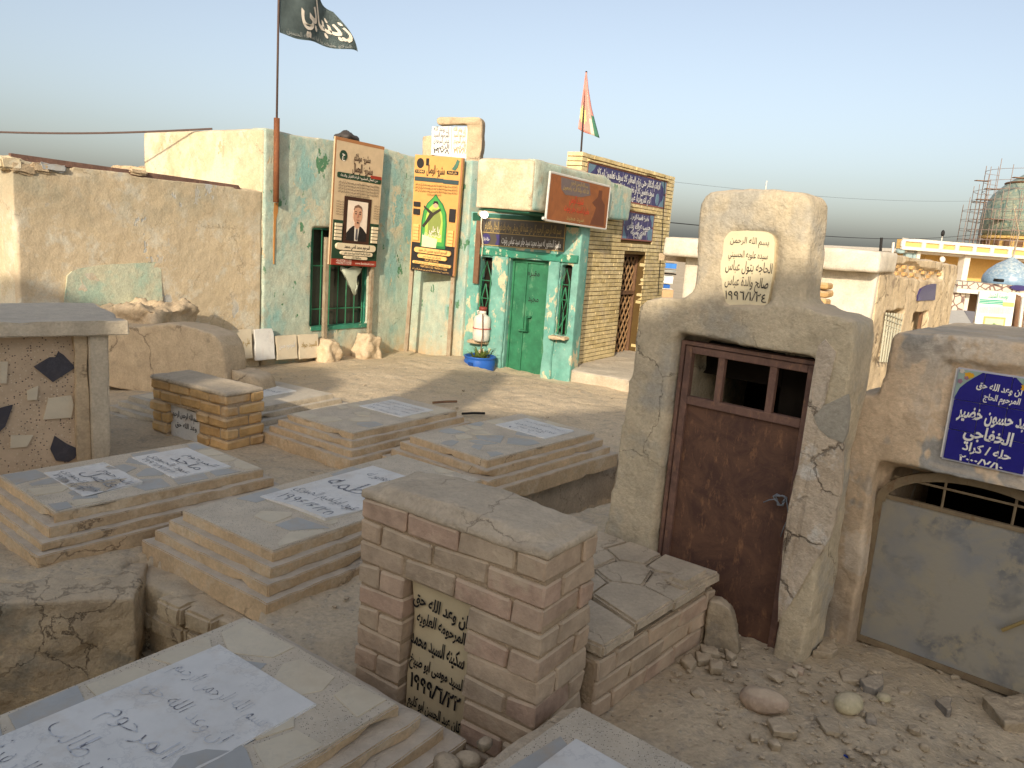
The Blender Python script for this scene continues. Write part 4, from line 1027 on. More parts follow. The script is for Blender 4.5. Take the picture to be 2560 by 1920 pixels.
# door wall
pD0, pD1 = V((-.82, 11.94, 0)), V((.82, 11.09, 0))
azD = math.degrees(math.atan2(pD1.x - pD0.x, pD1.y - pD0.y)); LD = (pD1 - pD0).length
FDw = frame(azD, (pD0.x, pD0.y, -.35)); FD = FA.inverted() @ FDw
def fd(x, y, d=0.0): p = on(FDw, x, y, d); return (p.x, p.z)
lw0, lw1 = fd(1195, 740)[0], fd(1227, 740)[0]
dd0, dd1 = fd(1268, 760)[0], fd(1366, 760)[0]
rw0, rw1 = fd(1397, 740)[0], fd(1424, 740)[0]
lint = fd(1330, 650)[1]
wlow = fd(1400, 838)[1]; wlowl = fd(1210, 850)[1]
clay('door_wall', [s_box((0, 0, -.2), (LD, .30, 2.32))], 'teal', house,
     [s_box((lw0, -.2, wlowl), (lw1, .2, lint - .02)), s_box((dd0, -.2, -.3), (dd1, .16, lint)), s_box((rw0, -.2, wlow), (rw1, .2, lint - .03))], .02, 2, .008, 2.4, .003, 6, FD)
worn('lintel', (lw0 - .05, -.045, lint + .01), (LD - .02, .05, lint + .12), 'green', house, .008, .004, 8, .1, FD)
worn('wall_band', (.06, -.012, lint + .5), (LD - .05, .05, 2.31), 'shadedgreen', house, .004, .003, 8, .15, FD)
for a, b in ((lw1 + .01, dd0 - .01), (dd1 + .01, rw0 - .01)):
    worn('pier', (a, -.05, -.1), (b, .06, lint + .008), 'teal', house, .01, .006, 6, .08, FD)
dl = mesh('door', s_box((dd0, .12, -.1), (dd1, .14, lint - .01)), 'doorgreen', house, FD)
dm = dd0 + (dd1 - dd0) * .36
mesh('leaf_edge', [s_box((dm - .012, .098, -.08), (dm + .012, .121, lint - .03)), s_box((dd0, .09, lint - .05), (dd1, .121, lint - .012)), s_box((dd1 - .035, .095, -.08), (dd1, .121, lint - .05)), s_box((dd0, .095, -.08), (dd0 + .03, .121, lint - .05))], 'doorgreen', dl)
hx, hz = fd(1318, 810, .1)
mesh('handle', [s_box((hx, .02, hz - .1), (hx + .02, .12, hz + .12)), s_box((hx - .12, .04, hz - .11), (hx + .03, .12, hz - .09)), s_box((hx - .02, .05, hz + .1), (hx + .06, .12, hz + .12))], 'doorgreen', dl)
lettering('painted_words', [('مقبره', fd(1310, 690)[0], fd(1340, 690)[0], fd(1325, 690)[1], .12), ('مجيد', fd(1311, 755)[0], fd(1337, 755)[0], fd(1325, 755)[1], .13)], 'ink', dl, (0, .119, 0), (1, 0, 0), (0, 0, 1), .01)
for a, b, zl in ((lw0, lw1, wlowl), (rw0, rw1, wlow)):
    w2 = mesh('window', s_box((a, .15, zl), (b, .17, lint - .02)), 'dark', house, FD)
    cx = (a + b) / 2; hw = (b - a) / 2 - .02; zh = (lint - .05 - zl)
    def zz(f): return zl + zh * f
    mesh('grille', [s_tube([(cx - hw, .02, zz(.02)), (cx - hw * .9, .02, zz(.78)), (cx, .02, zz(.97)), (cx + hw * .9, .02, zz(.78)), (cx + hw, .02, zz(.02))], .012, 6), s_tube([(cx, .02, zz(.7)), (cx - hw * .6, .02, zz(.52)), (cx, .02, zz(.34)), (cx + hw * .6, .02, zz(.52)), (cx, .02, zz(.7))], .01, 6),
        s_tube([(cx, .02, zz(.0)), (cx, .02, zz(.34))], .01, 6), s_tube([(cx - hw, .02, zz(.52)), (cx + hw, .02, zz(.52))], .007, 6), s_tube([(cx - hw, .02, zz(.74)), (cx + hw, .02, zz(.74))], .007, 6), s_tube([(cx - hw * .7, .02, zz(.1)), (cx + hw * .7, .02, zz(.3))], .009, 6)], 'doorgreen', w2)
    worn('sill', (a - .05, -.16, zl - .05), (b + .05, .03, zl - .005), 'mud', w2, .012, .006, 10, .06)
# tile inscription over the door
q = [fd(1203, 546, -.02), fd(1414, 571, -.02), fd(1409, 632, -.02), fd(1203, 612, -.02)]
tx0_, tx1_ = .5 * (q[0][0] + q[3][0]), .5 * (q[1][0] + q[2][0]); zt1, zb1 = q[0][1], q[3][1]
tz_ = max(zb1, lint + .125); zt1 = max(zt1, tz_ + .40)
tpz = mesh('tile_inscription', s_box((tx0_, -.018, tz_), (tx1_, .01, zt1)), 'gray_tile', house, FD)
zm = tz_ + (zt1 - tz_) * .47
mesh('gold_border', [s_box((tx0_, -.0215, tz_), (tx1_, -.017, tz_ + .012)), s_box((tx0_, -.0215, zm - .005), (tx1_, -.017, zm + .006)), s_box((tx0_, -.0215, zt1 - .012), (tx1_, -.017, zt1)), s_box((tx1_ - .012, -.0214, tz_ + .013), (tx1_, -.017, zt1 - .013)), s_box((tx0_, -.0214, tz_ + .013), (tx0_ + .012, -.017, zt1 - .013))], 'ink_gold', tpz)
mesh('blue_medallion', [s_prism([(tx0_ + .09 + .075 * math.cos(t), (tz_ + zm) / 2 + .08 * math.sin(t)) for t in [k * math.pi / 8 for k in range(16)]], -.0225, -.017), s_prism([(tx0_ + .25, tz_ + .02), (tx0_ + .33, tz_ + .02), (tx0_ + .33, zm - .02), (tx0_ + .25, zm - .02), (tx0_ + .28, (tz_ + zm) / 2)], -.0225, -.017)], 'navy_tile', tpz)
lettering('lettering', [('بسم الله الرحمن الرحيم كل من عليها فان ويبقى وجه ربك ذو الجلال والاكرام', tx0_ + .06, tx1_ - .06, zm + .05, .16)], 'ink_gold', tpz, (0, -.019, 0), (1, 0, 0), (0, 0, 1), .012, 0, 0, .004)
lettering('lettering', [('مقبرة المغفور له سيد مجيد سيد جابر سيد عباس وتوت', tx0_ + .36, tx1_ - .05, tz_ + .05, .14), ('حلة بابل', tx0_ + .03, tx0_ + .15, tz_ + .07, .07)], 'ink_white', tpz, (0, -.019, 0), (1, 0, 0), (0, 0, 1), .012, 0, 0, .005)
# canopy
FCw = frame(33, (.06, 9.95, -.35)); FC = FA.inverted() @ FCw
cz1, cz0 = on(FCw, 1336, 397).z, on(FCw, 1322, 527).z
cyl = on(FCw @ Matrix.Rotation(R(90), 4, 'Z'), 1198, 397)
clx = on(FCw, 1580, 470).x
clay('canopy', [s_box((0, 0, cz0), (1.45, .86, cz1))], 'cream', house, None, .035, 3, .014, 2, .004, 8, FC)
clay('canopy_beam', [s_prism([(.03, cz0), (clx, cz0 + .03), (clx + .02, cz1 - .10), (2.2, cz1 - .08), (1.9, cz1 - .01), (1.2, cz1 - .02), (.03, cz1 + .005)], -.02, .13)], 'facade', house, None, .03, 3, .012, 2.5, .004, 9, FC)
worn('canopy_soffit', (.03, .03, cz0 - .03), (1.4, .84, cz0 + .0), 'shadedgreen', house, .005, .003, 6, .2, FC)
mesh('vertical_board', s_box((fd(1187, 700)[0] - .0, -.06, fd(1187, 708)[1]), (fd(1199, 700)[0], -.02, 2.2)), 'wood', house, FD)
# light bulb and lead
bp = fd(1211, 537, -.16)
bulb_m = bpy.data.materials.new('lit_bulb'); bulb_m.use_nodes = True
bulb_m.node_tree.nodes['Principled BSDF'].inputs['Emission Color'].default_value = (.9, .95, 1, 1); bulb_m.node_tree.nodes['Principled BSDF'].inputs['Emission Strength'].default_value = 8
lb = thing('light_bulb', 'lit round white bulb under the canopy edge', 'lamp', FDw @ Matrix.Translation((bp[0], -.16, bp[1])))
mesh('globe', s_ball((0, 0, 0), (.055, .055, .05)), bulb_m, lb, None, True)
mesh('holder', s_tube([(-.05, .02, .01), (-.11, .06, .02)], [.035, .045], 10), flat('bulb_holder', 210, 200, 170), lb, None, True)
mesh('lead', s_tube([(-.1, .09, 0), (-.09, .08, -.2), (-.04, .08, -.42), (-.06, .1, -.6)], .008, 6), flat('bulb_holder', 0, 0, 0), lb)

# ---- water jug on the window grille, half barrel with a plant
jp = fd(1203, 853, -.12)
jug = thing('water_jug', 'white plastic water jug with red-brown cap tied to the window', 'jug', FDw @ Matrix.Translation((jp[0], -.13, jp[1])))
mesh('body', s_lathe([(.10, 0), (.125, .03), (.13, .12), (.122, .2), (.13, .24), (.128, .33), (.11, .375), (.06, .40), (.058, .41)], 20), flat('jug_white', 214, 206, 192, .45), jug, None, True)
mesh('neck', s_lathe([(.055, .405), (.052, .47)], 16), flat('jug_white', 0, 0, 0), jug, None, True)
mesh('cap', s_lathe([(.06, .465), (.062, .51), (.05, .52)], 16), flat('jug_cap', 132, 62, 52, .5), jug, None, True)
mesh('handle', s_tube([(-.07, 0, .39), (-.09, 0, .45), (-.05, 0, .46)], .014, 8), flat('jug_white', 0, 0, 0), jug, None, True)
mesh('tie', s_tube([(.134 * math.cos(t), .134 * math.sin(t), .2) for t in [k * math.pi / 10 for k in range(21)]], .006, 5), flat('jug_tie', 190, 60, 60), jug)
bq = oz(1206, 948, -.33)
bq = V((fd(1206, 800, -.3)[0], -.3, 0))
brl = thing('barrel_planter', 'cut-down blue plastic barrel holding a spiky green plant', 'planter', FDw @ Matrix.Translation((bq.x, -.30, .0)))
bz = fd(1206, 890, -.3)[1]
mesh('barrel', s_lathe([(.21, -.02), (.225, .05), (.235, bz - .08), (.225, bz - .05), (.225, bz - .03), (.24, bz - .02), (.24, bz), (.215, bz), (.205, bz - .06)], 28), flat('barrel_blue', 44, 92, 168, .4), brl, None, True)
mesh('grip', s_box((-.06, -.245, bz - .16), (.03, -.21, bz - .08)), flat('barrel_dark', 28, 62, 120, .4), brl, bevel=.008)
mesh('soil', s_lathe([(.2, bz - .07), (.2, bz - .045)], 20), 'mud', brl)
rg = random.Random(3)
fol = []
for k in range(60):
    t = rg.uniform(0, 6.28); L_ = rg.uniform(.10, .24); up_ = rg.uniform(.3, 1.0); w_ = .012; r0 = rg.uniform(0, .12)
    d = V((math.cos(t), math.sin(t), 0)); sd = V((-d.y, d.x, 0)) * w_
    a = V((d.x * r0, d.y * r0, bz - .05)); m_ = a + d * L_ * .4 + V((0, 0, L_ * up_ * .7)); e_ = a + d * L_ + V((0, 0, L_ * up_ * .8))
    fol.append(([tuple(a - sd), tuple(a + sd), tuple(m_ + sd), tuple(m_ - sd), tuple(e_)], [(0, 1, 2, 3), (3, 2, 4)]))
mesh('foliage', fol, flat('aloe_green', 92, 104, 48), brl)
mesh('stem', s_tube([(0, 0, bz - .06), (.01, .02, bz + .3), (-.03, .05, bz + .62)], .009, 6), 'wood', brl)

# ================================================================ BOARD SIGN ON THE CANOPY
sg = thing('board_sign', 'brown printed board in a white metal frame fixed to the canopy', 'sign', FCw)
sq = [on(FCw, *q, -.10) for q in ((1377, 430), (1526, 467), (1515, 573), (1365, 550))]
S4 = [(p.x, p.z) for p in sq]
mesh('panel', s_prism(S4, -.10, -.075), m_rust('printed_brown', lin(134, 82, 48), lin(150, 92, 52), lin(112, 72, 50), 3, 0), sg)
def lerp4(u, v):
    a = V(S4[0]) * (1 - u) + V(S4[1]) * u; b = V(S4[3]) * (1 - u) + V(S4[2]) * u; return tuple(b * (1 - v) + a * v)
def edge4(a, b, w): 
    A, B = V((a[0], -.09, a[1])), V((b[0], -.09, b[1])); return s_tube([A, B], w, 6)
mesh('frame', [edge4(S4[i], S4[(i + 1) % 4], .016) for i in range(4)], flat('frame_white', 200, 196, 186), sg)
mesh('printed_sky', s_prism([lerp4(.16, .95), lerp4(.62, .95), lerp4(.66, .7), lerp4(.5, .62), lerp4(.25, .6), lerp4(.18, .7)], -.102, -.099), flat('faded_blue_print', 110, 96, 92), sg)
mesh('printed_figure', s_prism([lerp4(.70, .05), lerp4(.95, .05), lerp4(.93, .55), lerp4(.86, .68), lerp4(.86, .86), lerp4(.80, .86), lerp4(.79, .7), lerp4(.70, .55), lerp4(.78, .45)], -.102, -.099), flat('faded_brown_print', 104, 62, 40), sg)
def sign_txt(t, u0, u1, v, h, m_):
    a, b = V(lerp4(u0, v)), V(lerp4(u1, v)); L_ = (b - a).length; d = (b - a) / L_
    lettering('lettering', [(t, 0, L_, 0, h)], m_, sg, (a.x, -.1025, a.y), (d.x, 0, d.y), (0, 0, 1), .015)
sign_txt('بسم الله الرحمن الرحيم', .32, .6, .85, .07, 'ink_gold'); sign_txt('انا لله وانا اليه راجعون', .2, .62, .72, .07, 'ink_gold')
sign_txt('شهيد الوطن', .32, .55, .46, .13, 'ink_red'); sign_txt('مقبرة السيد جابر وتوت', .25, .66, .27, .12, 'ink_red'); sign_txt('سيد مجيد', .3, .58, .08, .09, 'ink_gold')
mesh('rod', s_tube([(S4[3][0] - .06, -.09, S4[3][1] + .02), (S4[3][0] + .02, -.09, S4[3][1])], .02, 8), flat('frame_white', 0, 0, 0), sg)

# ================================================================ PRINTED BOARDS ON POSTS
def rrect(x0, z0, x1, z1, r_, n=4):
    out = []
    for cx, cz, a0 in ((x1 - r_, z0 + r_, -90), (x1 - r_, z1 - r_, 0), (x0 + r_, z1 - r_, 90), (x0 + r_, z0 + r_, 180)):
        for k in range(n + 1): t = R(a0 + 90 * k / n); out.append((cx + r_ * math.cos(t), cz + r_ * math.sin(t)))
    return out
class Board:
    """a board given by its four photo corners in a frame; print is placed by u (0 left .. 1 right), v (0 bottom .. 1 top)"""
    def __init__(s, name, label, M, corners, d, th):
        s.t = thing(name, label, 'poster', M); s.d = d; s.M = M
        s.c = [(on(M, *q, d).x, on(M, *q, d).z) for q in corners]     # tl tr br bl
        s.k = 0
        s.panel = mesh('panel', s_prism(s.c, d, d + th), None, s.t)
    def p(s, u, v):
        a = V(s.c[0]) * (1 - u) + V(s.c[1]) * u; b = V(s.c[3]) * (1 - u) + V(s.c[2]) * u; return tuple(b * (1 - v) + a * v)
    def pr(s, name, uv, mat, parent=None):
        s.k += 1; y = s.d - .0012 * s.k
        return mesh(name, s_prism([s.p(u, v) for u, v in uv], y, s.d), mat, parent or s.panel)
    def rect(s, name, u0, v0, u1, v1, mat, r_=.0, parent=None):
        if r_:
            asp = 2.4
            pts = [(u, v / asp) for u, v in rrect(u0, v0 * asp, u1, v1 * asp, r_)]
        else: pts = [(u0, v0), (u1, v0), (u1, v1), (u0, v1)]
        return s.pr(name, pts, mat, parent)
    def txt(s, t, u0, u1, v, h, mat, bold=.01, parent=None):
        a, b = V(s.p(u0, v)), V(s.p(u1, v)); L_ = (b - a).length; d = (b - a) / L_
        return lettering('lettering', [(t, 0, L_, 0, h)], mat, parent or s.panel, (a.x, s.d - .0012 * (s.k + 1), a.y), (d.x, 0, d.y), (0, 0, 1), bold, 0, 0, .0005)
tiny = 'لا اله الا الله وحده لا شريك له له الملك وله الحمد يحيي ويميت وهو على كل شيء قدير'
B1 = Board('memorial_board', 'tall cream and green memorial board with a bearded man in a suit, on posts', FA, ((839, 340), (961, 367), (939, 668), (822, 661)), -.12, .03)
B1.panel.data.materials.append(flat('board_cream', 196, 172, 138))
dg_, rd_, cr_ = flat('print_green', 36, 62, 44), flat('print_red', 148, 54, 38), flat('print_cream', 214, 196, 164)
br_ = flat('print_brown', 62, 40, 30); sk_ = flat('print_skin', 196, 150, 122); bk_ = flat('print_black', 36, 32, 32); wh_ = flat('print_white', 220, 208, 190)
B1.rect('weathered_edge', 0, 0, .025, 1, flat('board_stain', 160, 110, 70)); B1.rect('weathered_edge', .02, .975, 1, 1, flat('board_stain', 0, 0, 0))
B1.rect('green_base', .04, .045, 1, .36, dg_); B1.rect('red_strip', .04, 0, 1, .05, rd_)
B1.pr('green_disc', [(.17 + .075 * math.cos(t), .865 + .042 * math.sin(t)) for t in [k * math.pi / 10 for k in range(20)]], dg_)
B1.txt('ج', .14, .2, .85, .12, wh_, .02)
B1.txt('مشروع مولاكم', .38, .72, .845, .14, br_, .02); B1.txt('مشروع الوصال', .36, .78, .755, .17, br_, .02)
B1.rect('green_band', .07, .69, .98, .735, dg_, .03); B1.rect('red_tab', .75, .725, .98, .75, rd_)
B1.txt('من اعمال المشروع قراءة القرآن والدعاء', .12, .9, .705, .05, wh_)
for k in range(5): B1.txt(tiny, .1 if k < 4 else .25, .94 if k < 4 else .75, .655 - .024 * k, .045, bk_)
fr_ = B1.rect('portrait_frame', .24, .175, .80, .555, br_); ph = B1.rect('portrait_photo', .31, .205, .73, .525, flat('photo_bg', 226, 208, 188), 0, fr_)
B1.pr('suit', [(.31, .205), (.73, .205), (.73, .27), (.66, .305), (.60, .325), (.44, .325), (.37, .30), (.31, .265)], bk_, ph)
B1.pr('shirt', [(.47, .325), (.57, .325), (.545, .205), (.48, .205)], wh_, ph); B1.pr('tie', [(.5, .315), (.54, .315), (.545, .22), (.52, .205), (.495, .22)], flat('print_grey', 90, 86, 88), ph)
B1.pr('neck', [(.46, .35), (.575, .35), (.57, .318), (.52, .30), (.47, .318)], sk_, ph)
B1.pr('face', [(.52 + .095 * math.cos(t), .415 + .072 * math.sin(t)) for t in [k * math.pi / 10 for k in range(20)]], sk_, ph)
B1.pr('hair', [(.43, .45), (.45, .485), (.52, .50), (.59, .485), (.61, .45), (.585, .468), (.52, .478), (.455, .468)], flat('print_hair', 120, 92, 74), ph)
for sx in (-1, 1):
    B1.pr('eye', [(.52 + sx * .042 + .017 * math.cos(t), .425 + .005 * math.sin(t)) for t in [k * math.pi / 4 for k in range(8)]], bk_, ph)
    B1.pr('eyebrow', [(.52 + sx * .015, .438), (.52 + sx * .07, .441), (.52 + sx * .045, .447)], br_, ph)
B1.pr('nose', [(.51, .425), (.53, .425), (.537, .398), (.503, .398)], flat('print_shade', 172, 122, 98), ph)
B1.pr('mouth', [(.49, .378), (.55, .378), (.535, .373), (.505, .373)], flat('print_lip', 150, 90, 80), ph); B1.pr('beard', [(.505, .36), (.535, .36), (.525, .348), (.515, .348)], bk_, ph)
for u0, u1 in ((.07, .2), (.84, .96)):
    for k in range(5): B1.rect('label_cell', u0, .20 + .028 * k, u1, .222 + .028 * k, cr_)
for k in range(6):
    B1.txt('قراءة سورة الفاتحة', .05, .2, .5 - .02 * k, .035, br_); B1.txt('قراءة سورة الفاتحة', .83, .97, .5 - .02 * k, .035, br_)
B1.rect('name_plate', .1, .125, .93, .18, cr_, .06); B1.txt('المرحوم محمد قصي محمد', .26, .8, .142, .075, bk_, .025)
B1.rect('name_plate', .2, .085, .87, .118, cr_, .04); B1.txt('باشراك والسلة البارة اميرة مجيد جابر', .26, .82, .095, .05, bk_)
B1.rect('name_plate', .28, .055, .76, .08, cr_, .03); B1.txt('محافظة بابل', .42, .62, .06, .05, bk_)
B1.txt('+9647728111152', .1, .42, .027, .05, wh_, 0); B1.txt('+9647811115200', .1, .42, .008, .05, wh_, 0); B1.txt('www.facebook.com', .5, .92, .015, .05, wh_, 0)
for (xa, ya), (xb, yb) in (((818, 664), (810, 850)), ((932, 668), (921, 838))):
    a, b = on(FA, xa, ya, -.085), on(FA, xb, yb, -.085)
    mesh('post', s_box((a.x - .03, -.088, b.z - .15), (a.x + .03, -.035, a.z + .4)), 'post', B1.t)
# plastic rag caught under the board
rag = [(on(FA, *q, -.05).x, on(FA, *q, -.05).z) for q in ((850, 668), (900, 668), (898, 690), (890, 720), (893, 735), (886, 738), (878, 728), (880, 705), (865, 690))]
bm = bm_of([s_prism(rag, -.055, -.045)]); bmesh.ops.triangulate(bm, faces=bm.faces[:]); bmesh.ops.subdivide_edges(bm, edges=bm.edges[:], cuts=2)
for v in bm.verts: v.co += jig(v.co, .05, 9, 2)
tag(link('plastic_rag', b_mesh(bm, True), flat('rag', 186, 190, 168), None, FA), 'torn pale plastic rag hanging under the cream memorial board', 'rag')
tag(clay('roof_rag', [s_ball((fa(885, 343)[0], .15, fa(885, 343)[1]), (.2, .15, .09))], flat('dark_rag', 70, 64, 60), None, None, .03, 1, .05, 9, .01, 3, FA), 'dark crumpled rag on the roof edge above the cream board', 'rag')

pp = oz(1066, 890, -.33)
FP = frame(106, (pp.x, pp.y - .38, -.35))
B2 = Board('memorial_board', 'tall orange and black memorial board with a green arched picture of a rifleman', FP, ((1038, 386), (1159, 395), (1136, 691), (1024, 674)), -.02, .06)
B2.panel.data.materials.append(flat('board_orange', 206, 152, 84))
og = flat('print_orange', 224, 176, 104); bl2 = flat('print_slate', 52, 70, 72); gn = flat('print_leaf', 66, 146, 66)
B2.rect('black_base', 0.02, 0, .97, .25, bk_); B2.rect('weathered_edge', .96, 0, 1, 1, flat('board_stain', 0, 0, 0))
B2.pr('black_disc', [(.12 + .075 * math.cos(t), .93 + .043 * math.sin(t)) for t in [k * math.pi / 10 for k in range(20)]], bk_)
B2.rect('number_plate', .02, .845, .22, .875, bk_, .02); B2.txt('11564', .05, .2, .852, .05, og, .02); B2.rect('tag_plate', .68, .855, .92, .885, bk_, .02)
B2.txt('مشروع الوصال', .26, .64, .85, .17, bk_, .02); B2.rect('dark_tab', .24, .915, .3, .975, bk_); B2.txt('دفن النفقة', .71, .89, .863, .045, og)
B2.pr('emblem', [(.78, .9), (.84, .94), (.88, .985), (.93, .97), (.9, .92), (.85, .89)], flat('print_teal', 70, 110, 90))
B2.rect('slate_band', .02, .78, .62, .815, bl2, .01); B2.rect('slate_band', .62, .775, .94, .81, bl2, .01)
for k in range(4): B2.txt(tiny, .04 if k < 3 else .3, .93 if k < 3 else .6, .745 - .026 * k, .045, br_)
arch = [(.21, .22), (.76, .22), (.76, .44), (.73, .53), (.65, .60), (.55, .645), (.485, .68), (.42, .645), (.32, .60), (.24, .53), (.21, .44)]
pa = B2.pr('arched_picture', arch, flat('print_green_edge', 34, 110, 60)); B2.pr('picture_field', [((u - .485) * .88 + .485, (v - .44) * .93 + .445) for u, v in arch], gn, pa)
B2.pr('picture_glow', [((u - .485) * .68 + .485, (v - .44) * .75 + .44) for u, v in arch], flat('print_glow', 168, 186, 84), pa)
B2.pr('figure_body', [(.36, .33), (.60, .33), (.64, .45), (.58, .55), (.44, .55), (.36, .46)], flat('print_olive', 130, 140, 70), pa)
B2.pr('figure_head', [(.50 + .055 * math.cos(t), .59 + .028 * math.sin(t)) for t in [k * math.pi / 8 for k in range(16)]], sk_, pa); B2.pr('figure_hair', [(.44, .59), (.46, .62), (.54, .62), (.56, .59), (.5, .605)], bk_, pa)
B2.pr('rifle', [(.23, .40), (.27, .385), (.48, .50), (.62, .545), (.60, .565), (.45, .52), (.40, .535), (.25, .575), (.25, .56), (.38, .51), (.30, .44)], flat('print_charcoal', 52, 46, 34), pa)
B2.pr('banner_slip', [(.25, .22), (.56, .22), (.58, .30), (.25, .32)], flat('print_paper', 206, 206, 160), pa)
B2.txt('يا علي', .4, .62, .355, .12, wh_, .02); B2.txt('عنك عليه هذا ابن تراب', .26, .66, .315, .08, wh_, .02)
for u0, u1, v0, v1 in ((.03, .17, .56, .60), (.03, .17, .49, .54), (.8, .93, .46, .57)): B2.rect('dark_cell', u0, v0, u1, v1, bk_, .01)
for u0, u1, v0 in ((.05, .17, .27), (.8, .92, .25)):
    for k in range(5): B2.rect('label_cell', u0, v0 + .028 * k, u1, v0 + .024 + .028 * k, og)
B2.rect('name_plate', .1, .165, .9, .21, og, .05); B2.txt('المرحوم الشهيد حسنين علاء مجيد', .2, .82, .178, .065, bk_, .02)
B2.rect('name_plate', .18, .12, .82, .155, og, .04); B2.txt('باشراف فيد اميرة خضر', .3, .7, .13, .05, bk_)
B2.rect('name_plate', .08, .065, .92, .09, og, .02); B2.txt('لطلب الدفن والفاتحة يرجى الاتصال على الارقام', .12, .88, .07, .035, bk_)
B2.txt('محافظة بابل الحلة', .35, .65, .1, .045, og); B2.txt('+9647728111152 +9647811115200', .25, .85, .04, .045, og, 0); B2.txt(tiny, .08, .9, .015, .035, og, 0)
for xa, (xb, yb), nm in ((1031, (1014, 878), 0), (1133, (1119, 905), 1)):
    a = on(FP, xa, 680, .05); b = on(FP, xb, yb, .05)
    mesh('post', s_prism([(b.x - .03, b.z), (b.x + .03, b.z), (a.x + .03, a.z + .6), (a.x - .03, a.z + .6)], .045, .095), 'post', B2.t)

# ================================================================ TABLET ON THE ROOF
RTM = frame(100, (oy(1130, 390, 12.6).x, 12.6, 0))
def rt(x, y, d=0.0): p = on(RTM, x, y, d); return (p.x, p.z)
rz0_ = rt(1130, 396)[1] - .5
rf_ = thing('rooftop_headstone', 'mud headstone with two white marble tablets rising above the roof', 'headstone', RTM)
clay('surround', [s_prism([rt(1167, 300), rt(1203, 296), rt(1206, 305), rt(1204, 370), rt(1200, 400), (rt(1200, 400)[0], rz0_), (rt(1167, 400)[0], rz0_)], 0, .22), s_prism([rt(1091, 297), rt(1100, 293), rt(1200, 293), rt(1200, 310), rt(1095, 312)], -.03, .2),
     s_prism([(rt(1054, 390)[0], rz0_), rt(1055, 340), rt(1080, 336), (rt(1082, 390)[0], rz0_)], .03, .2)], 'mud', rf_, None, .02, 4, .01, 5, .003, 4)
t1_ = mesh('tablet', s_prism([rt(1079, 316), rt(1128, 316), rt(1127, 392), rt(1077, 386)], .02, .05), 'marble', rf_)
t2_ = mesh('tablet', s_prism([rt(1129, 317), rt(1169, 317), rt(1165, 396), rt(1127.5, 392)], .024, .054), 'marble', rf_)
for tb, xa, xb in ((t1_, 1083, 1122), (t2_, 1133, 1163)):
    lettering('inscription', [(w, rt(xa, y)[0], rt(xb, y)[0], rt((xa + xb) / 2, y)[1], .10) for w, y in (('ان وعد الله', 328), ('المرحوم السيد', 342), ('عباس المرجودي', 357), ('الرضي', 371), ('١٩٧٨', 383))], 'ink' if tb is t1_ else 'ink_gold', tb, (0, .02, 0), (1, 0, 0), (0, 0, 1), .012, 0, .01)

# ================================================================ TABLETS AND MUD FOOTINGS AT THE FOOT OF THE WALL
for k, (x0, y0, x1, y1, mt, lab, txt_) in enumerate(((572, 823, 634, 901, 'st_cream', 'buff tablet leaning at the corner of the house, first of four', 'علي جواد محمد'), (640, 821, 690, 902, 'marble', 'blank white marble tablet among the buff ones', ''),
        (693, 837, 746, 901, 'st_cream', 'buff tablet with white lettering next to the blank one', 'المرحوم حسن'), (749, 834, 800, 899, 'st_cream', 'buff tablet half behind the mud footing', 'السيد جواد'))):
    a, b = fa(x0, y1, -.14), fa(x1, y0, -.14)
    t_ = worn('grave_tablet', (0, 0, 0), (b[0] - a[0], .05, b[1] - a[1]), mt, None, .006, .004, 8, .08, FA @ Matrix.Translation((a[0], -.14, a[1])) @ Matrix.Rotation(-.12, 4, 'X'), k)
    tag(t_, lab, 'tablet', 'tablets leaning on the house wall')
    if txt_: lettering('inscription', [(txt_, .04, b[0] - a[0] - .04, (b[1] - a[1]) * .5, .1)], 'ink_white' if k == 2 else 'ink_gold', t_, (0, -.002, 0), (1, 0, 0), (0, 0, 1), .01)
for k, (xc, yb, yt, w_, lab) in enumerate(((820, 903, 850, .16, 'lumpy mud footing under the post of the cream board'), (919, 895, 838, .18, 'tall mud footing right of the barred window'))):
    a = fa(xc, yb, -.2); b = fa(xc, yt, -.2)
    o = clay('mud_footing', [s_prism([(a[0] - w_, a[1] - .1), (a[0] + w_, a[1] - .1), (a[0] + w_ * .9, b[1] - .03), (a[0] + w_ * .4, b[1]), (a[0] - w_ * .3, b[1] + .01), (a[0] - w_ * .8, b[1] - .1)], -.32, -.02)], 'sand', None, None, .025, 1, .05, 9, .015, k, FA)
    tag(o, lab, 'footing', 'mud footings of the board posts')

# ================================================================ OCHRE OUTBUILDING (left)
xl = fa(45, 600)[0]
lt = [fa(45, 392), fa(120, 412), fa(260, 424), fa(420, 445), fa(560, 463), (.0, fa(640, 475)[1])]
ob = thing('plastered_outbuilding', 'low ochre outbuilding of patched plaster with a rusty beam along its roof edge', 'building', FA)
clay('front_wall', [s_prism([(xl, -.2), (xl - .02, lt[0][1] + .02)] + lt + [(0, -.2)], .03, .38)], 'leftwall', ob, [s_prism([fa(86, 424), fa(112, 428), fa(160, 436), fa(235, 440), fa(230, 428), fa(160, 418), fa(100, 412)], -.1, .07)], .03, 2, .014, 2.0, .005, 3)
gpp = [fa(*q) for q in ((168, 690), (182, 680), (210, 688), (235, 664), (310, 660), (398, 656), (406, 668), (407, 778), (300, 800), (160, 800))]
bm = bm_of([s_prism(gpp, .022, .06)])
bmesh.ops.triangulate(bm, faces=[f for f in bm.faces if len(f.verts) > 4]); bmesh.ops.subdivide_edges(bm, edges=bm.edges[:], cuts=3)
for v in bm.verts: v.co += jig(v.co, .02, 5, 3)
link('green_plaster_patch', b_mesh(bm, True, 40), 'limepatch', ob)
